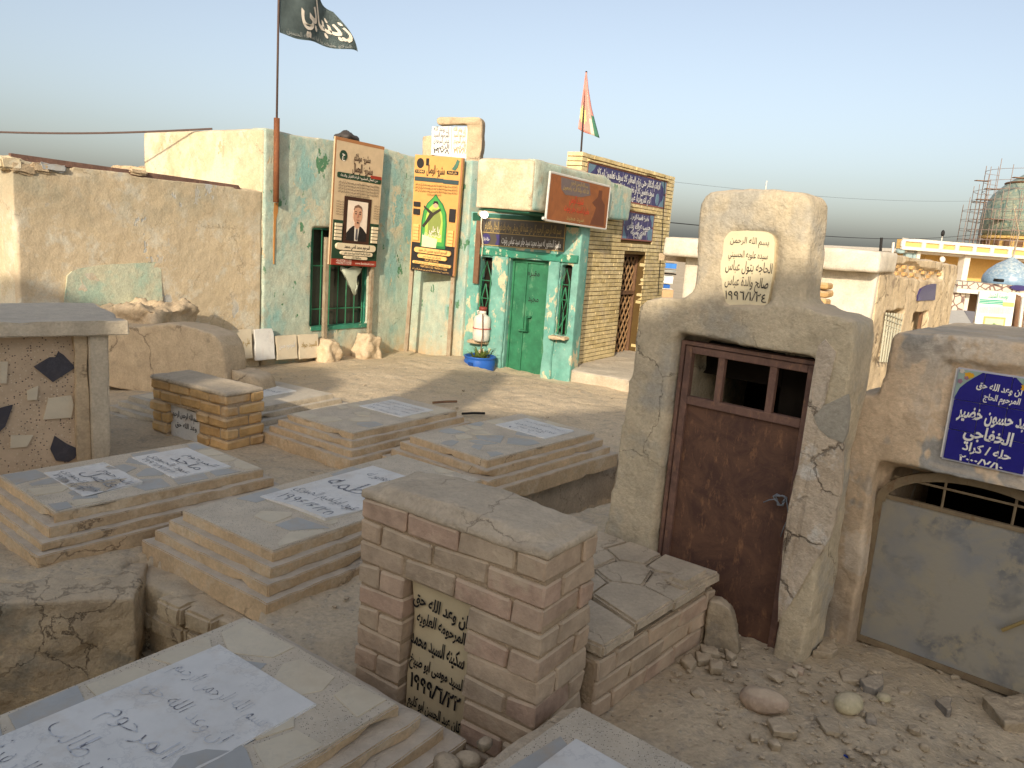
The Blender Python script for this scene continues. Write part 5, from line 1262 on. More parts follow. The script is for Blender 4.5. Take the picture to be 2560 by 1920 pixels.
clay('end_wall', [s_box((xl, .1, -.2), (xl + .3, 3.2, lt[0][1] - .02))], 'cream', ob, [s_box((xl - .2, .85, lt[0][1] - 1.1), (xl + .6, 1.7, lt[0][1] - .42)), s_box((xl - .2, .62, -.3), (xl + .6, 1.7, lt[0][1] - 1.22))], .03, 2, .015, 2, .004, 8)
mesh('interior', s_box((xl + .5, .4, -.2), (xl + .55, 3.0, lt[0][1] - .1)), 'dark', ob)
mesh('roof', s_box((xl + .05, .2, lt[5][1] - .2), (-.02, 3.2, lt[5][1] - .08)), 'mud', ob)
b0, b1 = fa(26, 398, .06), fa(604, 474, .06)
mesh('roof_beam', s_prism([(b0[0], b0[1]), (b1[0], b1[1] - .02), (b1[0] - .06, b1[1] + .05), (b0[0], b0[1] + .06)], .04, .1), 'rustframe', ob)
for k, (x, y, w_, h_) in enumerate(((108, 420, .2, .1), (135, 419, .26, .09), (60, 420, .25, .12), (30, 410, .2, .12), (350, 432, .22, .06))):
    p = fa(x, y, .0)
    worn('loose_brick', (p[0] - w_ / 2, .0, p[1] - h_ / 2), (p[0] + w_ / 2, .25, p[1] + h_ / 2), ('mud', 'st_grey', 'mud', 'cream', 'mud')[k], ob, .02, .015, 9, .05, s=k)
for k, (x, y, w_) in enumerate(((310, 424, .2), (345, 427, .35), (375, 426, .2))):
    p = oy(x, y, 13.5)
    o = worn('roof_debris', (-w_, -.1, -.3), (w_, .1, .06), 'mud', None, .03, .03, 7, .08, Matrix.Translation(p), k)
    tag(o, ['small', 'long', 'rightmost'][k] + ' lump of broken masonry showing over the rusty beam', 'rubble', 'masonry behind the roof beam')

# ================================================================ YELLOW BRICK HOUSE
FY = frame(32, (.745, 11.32, -.17))
def fy(x, y, d=0.0): p = on(FY, x, y, d); return (p.x, p.z)
yb_ = thing('yellow_brick_house', 'yellow brick house with two blue tile panels and a lattice door', 'house', FY)
YH = fy(1457.6, 378)[1]; YL = fy(1688, 444)[0]
P1 = (fy(1470, 403)[0], fy(1665, 523)[1], fy(1667, 460)[0], fy(1470, 403)[1])
P2 = (fy(1553, 596)[0], fy(1632, 605)[1], fy(1636, 541)[0], fy(1560, 525)[1])
DR = (fy(1550, 750)[0], -.1, fy(1603, 750)[0], fy(1590, 636)[1])
mesh('wall', [s_box((.012, .012, -.2), (DR[0], .24, DR[3])), s_box((DR[2], .012, -.2), (YL - .012, .24, DR[3])), s_box((.012, .012, DR[3]), (YL - .012, .24, YH - .01))], 'joint', yb_)
mesh('side_wall', s_box((YL - .3, .25, -.2), (YL - .012, 4, YH - .3)), 'ruin', yb_)
PIT = .0635
courses = int((YH + .2) / PIT)
cand = []
for j in range(courses):
    z = YH - PIT * (j + 1)
    x = 0 if j % 2 else -.12
    while x < YL:
        a, b = max(x, 0), min(x + .245, YL); x += .245
        if b - a < .03: continue
        parts = [(a, b)]
        for (u0, v0, u1, v1) in (P1, P2, DR):
            if z + .05 > v0 and z < v1:
                np_ = []
                for (c, d) in parts:
                    if d <= u0 or c >= u1: np_.append((c, d))
                    else:
                        if c < u0 - .02: np_.append((c, u0))
                        if d > u1 + .02: np_.append((u1, d))
                parts = np_
        for c, d in parts: cand.append((c, d, z))
def hidden_y(c, d, z):
    w = FY @ V(((c + d) / 2, 0, z)); q = w - CAM; k = q.dot(_fw); X = 1280 + F_PX * q.dot(_r) / k; Y = 960 - F_PX * q.dot(_u) / k
    if X < 1472 and Y > 420: return True
    if X < 1588 and Y > 397 + (X - 1336) * .26 + 6 and Y < 566: return True
    if Y > 880 or X > 1690: return True
    if X > 1600 and Y > 760: return True
    return False
vis = [c for c in cand if not hidden_y(*c)]
vis.sort(key=lambda c: (FY @ V((c[0], 0, c[2])) - CAM).length)
objs = set(vis[:300]); rest = []
for c in cand:
    D = .245 if c[0] == 0 else .1
    if c in objs: brick(yb_, c[0] + .0005, 0, c[2], c[1] - c[0] - .0015, D, .053, 'housebrick', .002, .0008, tw=.002)
    else: rest.append(s_box((c[0] + .001, 0, c[2]), (c[1] - .002, D, c[2] + .053)))
tag(mesh('brick_course', rest, 'housebrick', yb_), None, None, kind='stuff')
for nm, (u0, v0, u1, v1), lines in (('tile_panel', P1, [('الهاكم التكاثر حتى زرتم المقابر كلا سوف تعلمون ثم كلا', .1, .9, .66, .24), ('سوف تعلمون كلا لو تعلمون علم اليقين', .3, .82, .36, .22), ('ثم لترونها عين اليقين', .35, .78, .1, .22)]),
                                  ('tile_panel', P2, [('مقبرة فاطمة الزهراء', .2, .8, .74, .17), ('حبيب عراك رناس', .12, .88, .42, .24), ('الغزي واسرته', .25, .75, .22, .17), ('٢٠٠٨/٥/٨', .35, .65, .06, .13)])):
    tq = mesh(nm, s_box((u0, .0, v0), (u1, .06, v1)), 'navy_tile', yb_)
    W_, H_ = u1 - u0, v1 - v0
    mesh('rim', [s_box((u0, -.006, v0), (u1, .0, v0 + .02)), s_box((u0, -.006, v1 - .02), (u1, .0, v1)), s_box((u0, -.0055, v0 + .021), (u0 + .02, .0, v1 - .021)), s_box((u1 - .02, -.0055, v0 + .021), (u1, .0, v1 - .021))], flat('tile_rim', 150, 96, 80), tq)
    ca = flat('arabesque', 108, 134, 150)
    for sx in (0, 1):
        for sz in (0, 1):
            cw = min(W_ * .14, .25)
            X_ = lambda u: u0 + .02 + u * cw if sx == 0 else u1 - .02 - u * cw
            Z_ = lambda v: v0 + .02 + v * H_ * .42 if sz == 0 else v1 - .02 - v * H_ * .42
            mesh('arabesque_corner', s_prism([(X_(0), Z_(0)), (X_(1), Z_(0)), (X_(.75), Z_(.35)), (X_(.4), Z_(.6)), (X_(.25), Z_(1)), (X_(0), Z_(1))], -.004, .001), ca, tq)
    for k in range(1, 5):
        mesh('joint', s_box((u0 + W_ * k / 5 - .003, -.0035, v0 + .02), (u0 + W_ * k / 5 + .003, .0, v1 - .02)), flat('tile_joint', 120, 116, 140), tq)
    lettering('lettering', [(t, u0 + W_ * a, u0 + W_ * b, v0 + H_ * v, H_ * h * 1.3) for t, a, b, v, h in lines], 'ink_white', tq, (0, -.004, 0), (1, 0, 0), (0, 0, 1), .03, 0, 0, .006)
    if nm == 'tile_panel' and W_ > 1.2:
        mesh('medallion', s_prism([(u1 - W_ * .12 + .07 * math.cos(t), v0 + H_ * .28 + .1 * math.sin(t)) for t in [k * math.pi / 8 for k in range(16)]], -.006, .0), ca, tq)
    worn('ledge', (u0 - .02, -.03, v1 + .002), (u1 + .05, .03, v1 + .03), 'housebrick', yb_, .004, .002, 9, .2)
# lattice door
dy = .16
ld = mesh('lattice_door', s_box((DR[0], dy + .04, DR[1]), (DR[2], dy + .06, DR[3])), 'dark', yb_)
fm = MT['wood']
mesh('door_frame', [s_box((DR[0], dy - .03, DR[1]), (DR[0] + .04, dy + .03, DR[3])), s_box((DR[2] - .04, dy - .03, DR[1]), (DR[2], dy + .03, DR[3])), s_box((DR[0] + .04, dy - .03, DR[3] - .05), (DR[2] - .04, dy + .03, DR[3])), s_box((DR[0] + .04, dy - .03, 1.0), (DR[2] - .04, dy + .03, 1.06))], fm, ld)
lat = []
stp = .2
for i in range(-14, 20):
    for sgn in (1, -1):
        pts = []
        for k in range(2):
            pass
        xa = DR[0] + .04; xb = DR[2] - .04; za = i * stp; zb = za + sgn * (xb - xa) * 1.3
        lo, hi = DR[1], DR[3] - .05
        def cl(x0, z0, x1, z1):
            ts = [0, 1]
            if z1 != z0:
                for lim in (lo, hi): ts.append((lim - z0) / (z1 - z0))
            ts = sorted(t for t in ts if 0 <= t <= 1); seg = [(x0 + (x1 - x0) * t, z0 + (z1 - z0) * t) for t in ts]
            seg = [p for p in seg if lo - 1e-6 <= p[1] <= hi + 1e-6]
            return (seg[0], seg[-1]) if len(seg) >= 2 else None
        s_ = cl(xa, za, xb, zb)
        if s_ and abs(s_[0][0] - s_[1][0]) > .01: lat.append(s_tube([(s_[0][0], dy + .01, s_[0][1]), (s_[1][0], dy + .01, s_[1][1])], .011, 4))
mesh('lattice', lat, flat('lattice_brown', 168, 132, 94), ld)
mesh('hanging_wire', s_tube([(fy(1660, 440)[0], -.02, fy(1660, 440)[1]), (fy(1652, 600)[0], -.02, fy(1650, 600)[1]), (fy(1642, 735)[0], -.02, fy(1642, 735)[1])], .007, 5), 'black', yb_)
# raised cement platform in front of it
pfm = [V((.84, 11.08, 0)), oz(1578, 985, -.36), oz(1750, 1020, -.36), oz(1750, 1020, -.36) + E2 * 6, V((1.2, 12.8, 0)) + E2 * 4, V((.82, 12.3, 0))]
o = clay('cement_platform', [s_plate([p.xy for p in pfm], -.5, -.165)], 'slab', None, None, .035, 3, .02, 3, .006, 5)
tag(o, 'raised cement platform with a broken edge before the yellow brick house', 'platform')

# ================================================================ WHITE BUILDING AND RUIN (right, behind the tombs)
PC = oy(2204, 660, 9.5)
WD = 3.0
dW = V((math.sin(R(127)), math.cos(R(127)), 0))
WO = V((PC.x, PC.y, -.2)) - dW * WD
FW = frame(127, WO)
wb = thing('whitewashed_building', 'bright whitewashed building with a thick overhanging roof slab', 'building', FW)
sz1 = on(FW, 2120, 622, -.3).z; sz0 = on(FW, 2120, 676, -.3).z
sx0 = on(FW, 1659, 610, -.3).x; sx1 = WD + .05
clay('roof_slab', [s_box((sx0, -.32, sz0), (sx1, .6, sz1))], 'white', wb, None, .03, 5, .022, 1.6, .005, 2)
clay('wall', [s_box((sx0 + .22, -.05, -.1), (WD - .02, .3, sz0 + .02))], 'white', wb, None, .035, 3, .015, 1.5, .004, 3)
mesh('roof_fill', s_box((sx0 + .1, .3, sz0), (WD - .1, 3.2, sz1 - .05)), 'mud', wb)
FRu = frame(37, (PC.x, PC.y, -.2))
def fu(x, y, d=0.0): p = on(FRu, x, y, d); return (p.x, p.z)
ru = thing('ruined_house', 'crumbling ochre plastered house with exposed bricks and a patch of blue tiles', 'building', FRu)
rL = fu(2392, 690)[0]
w1 = (fu(2212, 800)[0], fu(2235, 900)[1], fu(2256, 800)[0], fu(2235, 778)[1]); w2_ = (fu(2282, 800)[0], fu(2300, 905)[1], fu(2320, 800)[0], fu(2300, 780)[1])
rt0 = fu(2204, 630)[1]; rt1 = fu(2395, 663)[1]
clay('wall', [s_prism([(.05, -.1), (.05, rt0), (rL, rt1), (rL + .02, -.1)], 0, .4)], 'ruin', ru, [s_box((w1[0], -.2, w1[1]), (w1[2], .6, w1[3])), s_box((w2_[0], -.2, w2_[1]), (w2_[2], .6, w2_[3])),
     s_prism([fu(2235, 662), fu(2290, 656), fu(2305, 672), fu(2360, 676), fu(2356, 700), fu(2300, 700), fu(2240, 690)], -.2, .07)], .03, 1, .025, 3, .01, 4)
mesh('roof', s_box((.1, .3, rt1 - .25), (rL, 3, rt1 - .15)), 'mud', ru)
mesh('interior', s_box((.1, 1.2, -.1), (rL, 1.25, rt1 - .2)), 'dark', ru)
rg = random.Random(12)
for j, y in enumerate((664, 673, 682, 691)):
    x = 2236 + (j % 2) * 9
    while x < 2350:
        if rg.random() < .75:
            p = fu(x, y + (x - 2236) * .10, .06); brick(ru, p[0], .03, p[1] - .03, .17, .1, .05, 'ybrick', .004, .004)
        x += 20
tb = [fu(2291, 740), fu(2300, 722), fu(2316, 712), fu(2338, 709), fu(2334, 750), fu(2290, 752)]
bt3 = mesh('tile_patch', s_prism(tb, -.02, .02), 'navy_tile', ru)
for k in (1, 2): mesh('joint', s_box((tb[0][0] + .1 * k, -.024, tb[5][1] + .01), (tb[0][0] + .1 * k + .008, -.019, tb[0][1] - .02)), flat('tile_joint', 0, 0, 0), bt3)
gr_ = []
for k in range(7):
    t = k / 6; a, b = fu(2216 + 40 * t, 782 + 3 * t, -.03), fu(2200 + 36 * t, 905 + 3 * t, -.1)
    gr_.append(s_tube([(a[0], -.03, a[1]), (b[0], -.1, b[1])], .013, 5))
for k in range(9):
    t = k / 9; a, b = fu(2216 - 16 * t, 785 + 118 * t, -.05), fu(2256 - 18 * t, 800 + 118 * t, -.05)
    gr_.append(s_tube([(a[0], -.05, a[1]), (b[0], -.05, b[1])], .008, 4))
mesh('window_grille', gr_, flat('pale_iron', 176, 172, 150), ru)
mesh('shutter', s_box((w2_[2] - .22, .06, w2_[1]), (w2_[2] - .12, .1, w2_[3])), 'wood', ru)
# small brick pillar by the headpiece of the rusty-doored tomb
BPm = frame(127, (oy(2025, 740, 7.6).x, 7.6, -.2))
bpz1 = on(BPm, 2039, 703).z; bpz0 = on(BPm, 2035, 800).z
bp_ = thing('brick_pillar', 'little rough brick pillar against the white building', 'pillar', BPm)
zz_ = bpz1
for k in range(6):
    zz_ -= .075
    brick(bp_, -.02 + .012 * (k % 2), 0, zz_, .17, .2, .066, 'ybrick', .016, .007)
mesh('core', s_box((.0, .03, 0), (.13, .17, zz_)), 'mortar', bp_)

# ================================================================ FAR DISTANCE
def fbox(name, M, x0, y0, x1, y1, d, th, mat, parent):      # a box whose front is the photo rectangle
    a, b = on(M, x0, y0, d), on(M, x1, y1, d)
    return mesh(name, s_box((min(a.x, b.x), d, min(a.z, b.z)), (max(a.x, b.x), d + th, max(a.z, b.z))), mat, parent)
c3 = lambda x, y: (2200 + x * .2532, 440 + y * .2532)
# shrine building with yellow parapet
MQ = frame(80, (oy(2255, 640, 46).x, 46, 0))
shr = thing('shrine_building', 'long yellow shrine building with white framed parapet, far behind', 'building', MQ)
def mq(x, y, d=0.0): p = on(MQ, *c3(x, y), d); return (p.x, p.z)
yw = flat('yellow_render', 214, 176, 108); ww = flat('white_render', 214, 206, 192)
a, b = mq(215, 620), mq(205, 715)
Lq = 26; pz1, pz0 = a[1], b[1]
mesh('parapet', s_box((a[0], 0, pz0), (Lq, .4, pz1)), yw, shr)
mesh('parapet_frame', [s_box((a[0], -.1, pz1 - .12), (Lq, -.01, pz1 + .05)), s_box((a[0], -.15, pz0 - .05), (Lq, -.01, pz0 + .14))], ww, shr)
for x in (222, 428, 600, 760, 935, 1110, 1290, 1470):
    p = mq(x, 650)[0]; mesh('parapet_post', s_box((p - .12, -.12, pz0 + .14), (p + .12, -.02, pz1 - .12)), ww, shr)
for x0, x1 in ((405, 438), (885, 942), (1370, 1420)):
    p, q_ = mq(x0, 760)[0], mq(x1, 760)[0]; mesh('column', s_box((p, .3, -.5), (q_, .8, pz0)), ww, shr)
wl = mq(445, 800, 3)[0]
mesh('wall', s_box((wl, 3, -.5), (Lq, 9, pz0)), yw, shr)
mesh('roof', s_box((a[0], .4, pz0 - .2), (Lq, 9, pz0 - .02)), ww, shr)
p, q_ = mq(862, 800, .6)[0], mq(884, 800, .6)[0]
mesh('downpipe', s_box((p, .5, -.5), (q_, .7, pz0)), flat('maroon', 110, 50, 40), shr)
mesh('corner_lamp', s_lathe([(.05, -.12), (.22, -.05), (.26, .1), (.12, .2)], 12), flat('lamp_grey', 150, 170, 170), shr, Matrix.Translation((mq(225, 740)[0], .2, mq(225, 750)[1])))
for x in (285, 355): pp_ = mq(x, 770, .6); mesh('column', s_box((pp_[0] - .3, .4, -.5), (pp_[0] + .1, .7, pz0)), flat('lamp_grey', 0, 0, 0), shr)
dsh = mesh('satellite_dish', s_lathe([(.02, .04), (.12, .02), (.2, -.03), (.19, -.04), (.1, .01)], 20), ww, None, MQ @ Matrix.Translation((mq(670, 826, -.2)[0], .2, mq(670, 826, .2)[1])) @ Matrix.Rotation(R(75), 4, 'X'), True)
tag(dsh, 'round white satellite dish on the shrine front', 'dish')
fl_ = thing('rooftop_lamp', 'small dark lamp on a stick above the yellow parapet', 'lamp', MQ @ Matrix.Translation((mq(635, 620)[0], .2, pz1)))
mesh('stick', s_tube([(0, 0, 0), (0, 0, .35)], .03, 6), ww, fl_); mesh('head', s_ball((0, 0, .5), (.11, .1, .2)), 'black', fl_, None, True)
# big dome with scaffolding
DC = oy(2582, 592, 62)
dome = thing('large_dome', 'large turquoise tiled dome ringed by scaffolding', 'dome', Matrix.Translation((DC.x, DC.y, 0)))
k_ = 62 / F_PX
rD = 118 * k_ * 1.0; zb = oy(2520, 592, 62).z
prof = [(rD * .90, zb), (rD * .97, zb + rD * .18), (rD, zb + rD * .38), (rD * .96, zb + rD * .62), (rD * .84, zb + rD * .86), (rD * .64, zb + rD * 1.08), (rD * .38, zb + rD * 1.26), (rD * .15, zb + rD * 1.38), (.02, zb + rD * 1.48)]
m = Mt('dome_tiles', .45, .5)
dcol = m.mix(m.step(m.noise(1.6, 6, .7, 3), .4, .6), lin(112, 134, 124), lin(150, 158, 140)); dcol = m.mix(m.step(m.noise(5, 4, .7, 7), .55, .62), dcol, lin(176, 170, 140))
MT['dome'] = m.out(dcol)
mesh('shell', s_lathe(prof, 48), 'dome', dome, None, True)
mesh('drum', s_lathe([(rD * .88, zb - rD * .45), (rD * .88, zb + .01), (rD * .95, zb + .01), (rD * .95, zb - .18), (rD * .89, zb - .2)], 40), yw, dome)
for k in range(24):
    t = 2 * math.pi * k / 24; cx, cy = rD * .9 * math.cos(t), rD * .9 * math.sin(t)
    mesh('drum_window', s_box((-.22, -.06, zb - rD * .36), (.22, .06, zb - .3)), 'wood', dome, Matrix.Translation((cx, cy, 0)) @ Matrix.Rotation(t + math.pi / 2, 4, 'Z'))
mesh('rib_ring', s_lathe([(rD * .665, zb + rD * 1.06), (rD * .68, zb + rD * 1.08), (rD * .66, zb + rD * 1.10)], 40), 'wood', dome)
scf = thing('scaffolding', 'thin rusty tube scaffolding round the left side of the large dome', 'scaffolding', Matrix.Translation((DC.x, DC.y, 0)))
tubes = []
rgs = random.Random(2)
for k in range(11):
    for lay, rr_ in enumerate((1.06, 1.22, 1.36)):
        t = math.pi * (.62 + .088 * k); zt_ = zb + rD * (1.35 - .35 * lay) * (1.0 - .55 * abs(k - 4) / 9 * (lay > 0)) + rgs.uniform(-.3, .6)
        rr2 = rr_ if zt_ < zb + rD * .9 else rr_
        tubes.append(s_tube([(rD * rr2 * math.cos(t), rD * rr2 * math.sin(t), zb - rD * .4), (rD * rr2 * math.cos(t), rD * rr2 * math.sin(t), zt_)], .024, 4))
for lev in range(9):
    for lay, rr_ in enumerate((1.06, 1.22, 1.36)):
        z = zb - rD * .3 + lev * rD * .2
        if z > zb + rD * (1.3 - .35 * lay): continue
        tubes.append(s_tube([(rD * rr_ * math.cos(math.pi * (.6 + .1 * q)), rD * rr_ * math.sin(math.pi * (.6 + .1 * q)), z + rgs.uniform(-.05, .05)) for q in range(10)], .02, 4))
for t_ in tubes: mesh('tube', t_, flat('rust_tube', 140, 122, 112), scf)
for k in range(9):
    t = math.pi * rgs.uniform(.7, 1.4); z = zb + rD * rgs.choice((.3, .7, .9, 1.1))
    mesh('plank', s_box((rD * 1.1 * math.cos(t) - .5, rD * 1.1 * math.sin(t) - .2, z), (rD * 1.1 * math.cos(t) + .5, rD * 1.1 * math.sin(t) + .2, z + .06)), 'wood', scf)
# small blue dome on its patterned gateway
SD = oy(2520, 706, 27)
sd = thing('small_dome', 'small pointed blue dome on a patterned gateway', 'dome', Matrix.Translation((SD.x, SD.y, 0)))
zs = oy(2520, 712, 27).z; ks = 27 / F_PX; rs = 58 * ks; hs_ = (712 - 646) * ks
m = Mt('blue_dome_tiles', .35, .5)
c = m.mix(m.step(m.noise(9, 6, .75, 2, stretch=(1, 1, 3)), .46, .56), lin(128, 150, 166), lin(180, 188, 186)); c = m.mix(m.math('SUBTRACT', 1.0, m.zed(zs, zs + hs_ * .55)), c, lin(112, 140, 164))
MT['bdome'] = m.out(m.val(c, .15, 12))
mesh('shell', s_lathe([(rs * .95, zs - .1), (rs, zs + hs_ * .12), (rs * .97, zs + hs_ * .3), (rs * .82, zs + hs_ * .52), (rs * .55, zs + hs_ * .74), (rs * .26, zs + hs_ * .9), (rs * .06, zs + hs_ * 1.02), (.01, zs + hs_ * 1.05)], 32), 'bdome', sd, None, True)
fpz = oy(2535, 520, 27)
mesh('finial_pole', s_tube([(0, 0, zs + hs_), (.05, 0, zs + hs_ * 1.9), (fpz.x - SD.x, 0, fpz.z)], [.035, .025, .012], 6), 'post', sd)
GM = frame(84, (oy(2395, 712, 26).x, 25.6, 0))
gtw = thing('gateway', 'patterned brick gateway with a blue medallion under the small dome', 'gateway', GM)
def gm_(x, y, d=0.0): p = on(GM, *c3(x, y), d); return (p.x, p.z)
g0, g1, g2 = gm_(770, 1040), gm_(765, 1105), gm_(760, 1150)
m = Mt('knot_brickwork', .8, .2); vv = m.voro(4.2, 'DISTANCE_TO_EDGE'); MT['knot'] = m.out(m.mix(m.step(vv, .05, .1), lin(120, 98, 92), lin(204, 192, 170)))
mesh('band', s_box((g0[0], 0, g1[1]), (3.6, 2.2, g0[1])), 'knot', gtw)
mesh('cornice', s_box((g0[0] - .05, -.1, g2[1]), (3.7, 2.3, g1[1] - .005)), ww, gtw)
e0, e1 = gm_(1325, 1075, -.05), gm_(1420, 1135, -.05)
mesh('medallion', s_prism([((e0[0] + e1[0]) / 2 + (e1[0] - e0[0]) * .8 * math.cos(t), (e0[1] + e1[1]) / 2 + (e0[1] - e1[1]) * .5 * math.sin(t)) for t in [k * math.pi / 10 for k in range(20)]], -.08, .0), 'navy_tile', gtw)
for x0, x1 in ((715, 850), (1390, 1470)):
    p, q_ = gm_(x0, 1250)[0], gm_(x1, 1250)[0]; mesh('pier', s_box((p, .1, -.4), (q_, .9, g2[1])), 'knot', gtw)
p, q_ = gm_(895, 1250)[0], gm_(935, 1250)[0]; mesh('jamb', s_box((p, .3, -.4), (q_, .7, g2[1])), ww, gtw)
mesh('inner_wall', s_box((gm_(715, 1200)[0], 2.0, -.4), (3.6, 2.2, g2[1] - .02)), flat('gate_dark', 120, 96, 70), gtw)
fbox('floodlight', GM, *c3(1165, 1015), *c3(1222, 1050), -.3, .2, 'black', gtw)
yb2 = fbox('yellow_block', frame(84, (0, 33, 0)), *c3(862, 950), *c3(990, 1040), 0, 1.5, yw, None); tag(yb2, 'plain yellow block beside the small blue dome', 'wall')
# market shed with grey awning and white shelf rails
AM = frame(70, (oy(2375, 800, 17).x, 17, 0))
def am(x, y, d=0.0): p = on(AM, *c3(x, y), d); return (p.x, p.z)
shed = thing('shed', 'shed with a grey sheet awning over white slatted rails', 'shed', AM)
a0, a1, a2, a3_ = am(690, 1325, 1.2), am(825, 1325, 1.2), am(915, 1478), am(690, 1450)
mesh('awning', [([(a0[0], 1.2, a0[1]), (a1[0], 1.2, a1[1]), (a2[0], 0, a2[1]), (a3_[0] - .1, 0, a3_[1]), (a0[0], 1.2, a0[1] - .06), (a1[0], 1.2, a1[1] - .06), (a2[0], 0, a2[1] - .06), (a3_[0] - .1, 0, a3_[1] - .06)],
    [(0, 1, 2, 3), (7, 6, 5, 4), (0, 4, 5, 1), (1, 5, 6, 2), (2, 6, 7, 3), (3, 7, 4, 0)])], flat('awning_grey', 186, 178, 164), shed)
mesh('side_sheet', [([(a1[0] + .02, 1.2, a1[1]), (am(945, 1340, 1.2)[0], 1.2, am(945, 1340, 1.2)[1]), (a2[0] + .1, .1, a2[1]), (a1[0] + .05, 1.25, a1[1] - .05), (am(945, 1340, 1.2)[0], 1.25, am(945, 1340, 1.2)[1] - .06), (a2[0] + .12, .15, a2[1] - .08)], [(0, 1, 2), (5, 4, 3), (0, 3, 4, 1), (1, 4, 5, 2), (2, 5, 3, 0)])], flat('awning_shade', 130, 124, 122), shed)  # darker copy of the awning grey, shade put into the side's colour
mesh('back', s_box((am(680, 1400)[0], .9, -.3), (am(900, 1400)[0], 1.0, am(690, 1450)[1])), 'dark', shed)
for y in (1485, 1512, 1545, 1575):
    p, q_ = am(685, y), am(885, y + 10); mesh('rail', s_box((p[0], -.02, p[1] - .03), (q_[0], .03, p[1] + .02)), ww, shed)
for x in (740, 800, 860): p = am(x, 1560); mesh('upright', s_box((p[0] - .02, .031, -.3), (p[0] + .02, .06, p[1])), ww, shed)
# green and white banner
BM = frame(98, (oy(2480, 790, 14).x, 14, 0))
B3 = Board('banner_board', 'green and white printed board near the small blue dome', BM, (c3(985, 1140), c3(1345, 1160), c3(1275, 1615), c3(912, 1585)), 0, .05)
B3.t['category'] = 'poster'
B3.panel.data.materials.append(flat('banner_white', 222, 220, 208))
tq_ = flat('banner_teal', 46, 150, 128); lm = flat('banner_lime', 190, 206, 110)
B3.rect('teal_band', 0, .0, 1, .22, tq_); 
for k in range(3): B3.rect('teal_band', .03, .74 + .035 * k, .68, .765 + .035 * k, tq_)
B3.rect('lime_band', .68, .71, .98, .80, lm)
for k in range(5): B3.txt(tiny, .06, .94, .66 - .03 * k, .04, flat('banner_grey', 150, 160, 150), 0)
B3.txt('مؤسسة الشهداء', .25, .8, .88, .12, tq_, .02)
pf = B3.rect('picture_frame', .22, .03, .82, .47, flat('banner_gold', 170, 160, 100)); B3.rect('picture', .27, .06, .77, .43, flat('banner_pale', 206, 220, 160), 0, pf)
B3.pr('pictured_figure', [(.42, .08), (.66, .08), (.68, .2), (.58, .28), (.55, .33), (.49, .33), (.48, .27), (.4, .2)], flat('banner_leaf', 96, 130, 80), pf)
for u in (.02, .8): B3.rect('white_square', u + .02, .08, u + .14, .17, flat('banner_white', 0, 0, 0))
for u in (.08, .95): p = B3.p(u, 0); mesh('post', s_box((p[0] - .03, .05, -.4), (p[0] + .03, .1, p[1] + .3)), 'post', B3.t)
tr_m = clay('heaped_tarpaulin', [s_prism([(on(BM, *c3(x, y), .5).x, on(BM, *c3(x, y), .5).z) for x, y in ((1285, 1640), (1340, 1300), (1350, 1170), (1422, 1160), (1460, 1640))], .5, 1.2)], 'wood', None, None, .07, 2, .06, 3, .02, 2, BM)
tag(tr_m, 'brown cloth-hung post beside the green and white board', 'post')
wp_ = mesh('white_pole', s_tube([on(BM, *c3(1415, 1200), .2), on(BM, *c3(1370, 1560), .2)], .03, 6), ww, None, BM); tag(wp_, 'leaning white pole at the right edge beside the board', 'pole')
# shop front glimpsed between the yellow house and the white building
KM = frame(90, (oy(1670, 700, 24).x, 24, 0))
k4 = lambda x, y: (1640 + x * .1206, 560 + y * .1206)
kiosk = thing('shop_front', 'sliver of a far shop front with blue signs and stacked boxes', 'shop', KM)
for nm, x0, y0, x1, y1, mt in (('shutter', 60, 640, 460, 790, flat('pink_shutter', 196, 170, 150)), ('blue_sign', 60, 800, 420, 930, flat('sign_blue', 60, 120, 190)), ('shade_strip', 60, 935, 410, 1005, flat('shop_grey', 150, 150, 142)), ('dark_opening', 60, 1010, 420, 1060, 'dark'),
                              ('white_stall', 60, 1062, 345, 1240, flat('shop_white', 214, 210, 200)), ('blue_box', 60, 1245, 285, 1335, flat('box_blue', 40, 90, 160)), ('shelf', 60, 1340, 345, 1345, ww), ('tan_counter', 60, 1350, 345, 1540, flat('shop_tan', 190, 150, 110))):
    fbox(nm, KM, *k4(x0, y0), *k4(x1, y1), 0, .5, mt, kiosk)

# ================================================================ FLAGS, POLES, WIRES
fpM = FA
pb, pt = on(FA, 690, 506, -.07), on(FA, 692, 295, -.07); ptop_ = on(FA, 697, -40, -.07)
fpole = thing('flagpole', 'thin flagpole set in a rusty pipe on the house corner', 'flagpole', FA)
mesh('rusty_pipe', s_tube([(pb.x, -.07, pb.z), (pt.x, -.07, pt.z)], .038, 12), 'rustpole', fpole, None, True)
mesh('pole', s_tube([(pt.x, -.07, pt.z - .2), (ptop_.x, -.07, ptop_.z + 1.6)], .014, 8), flat('pole_brown', 92, 74, 66), fpole, None, True)
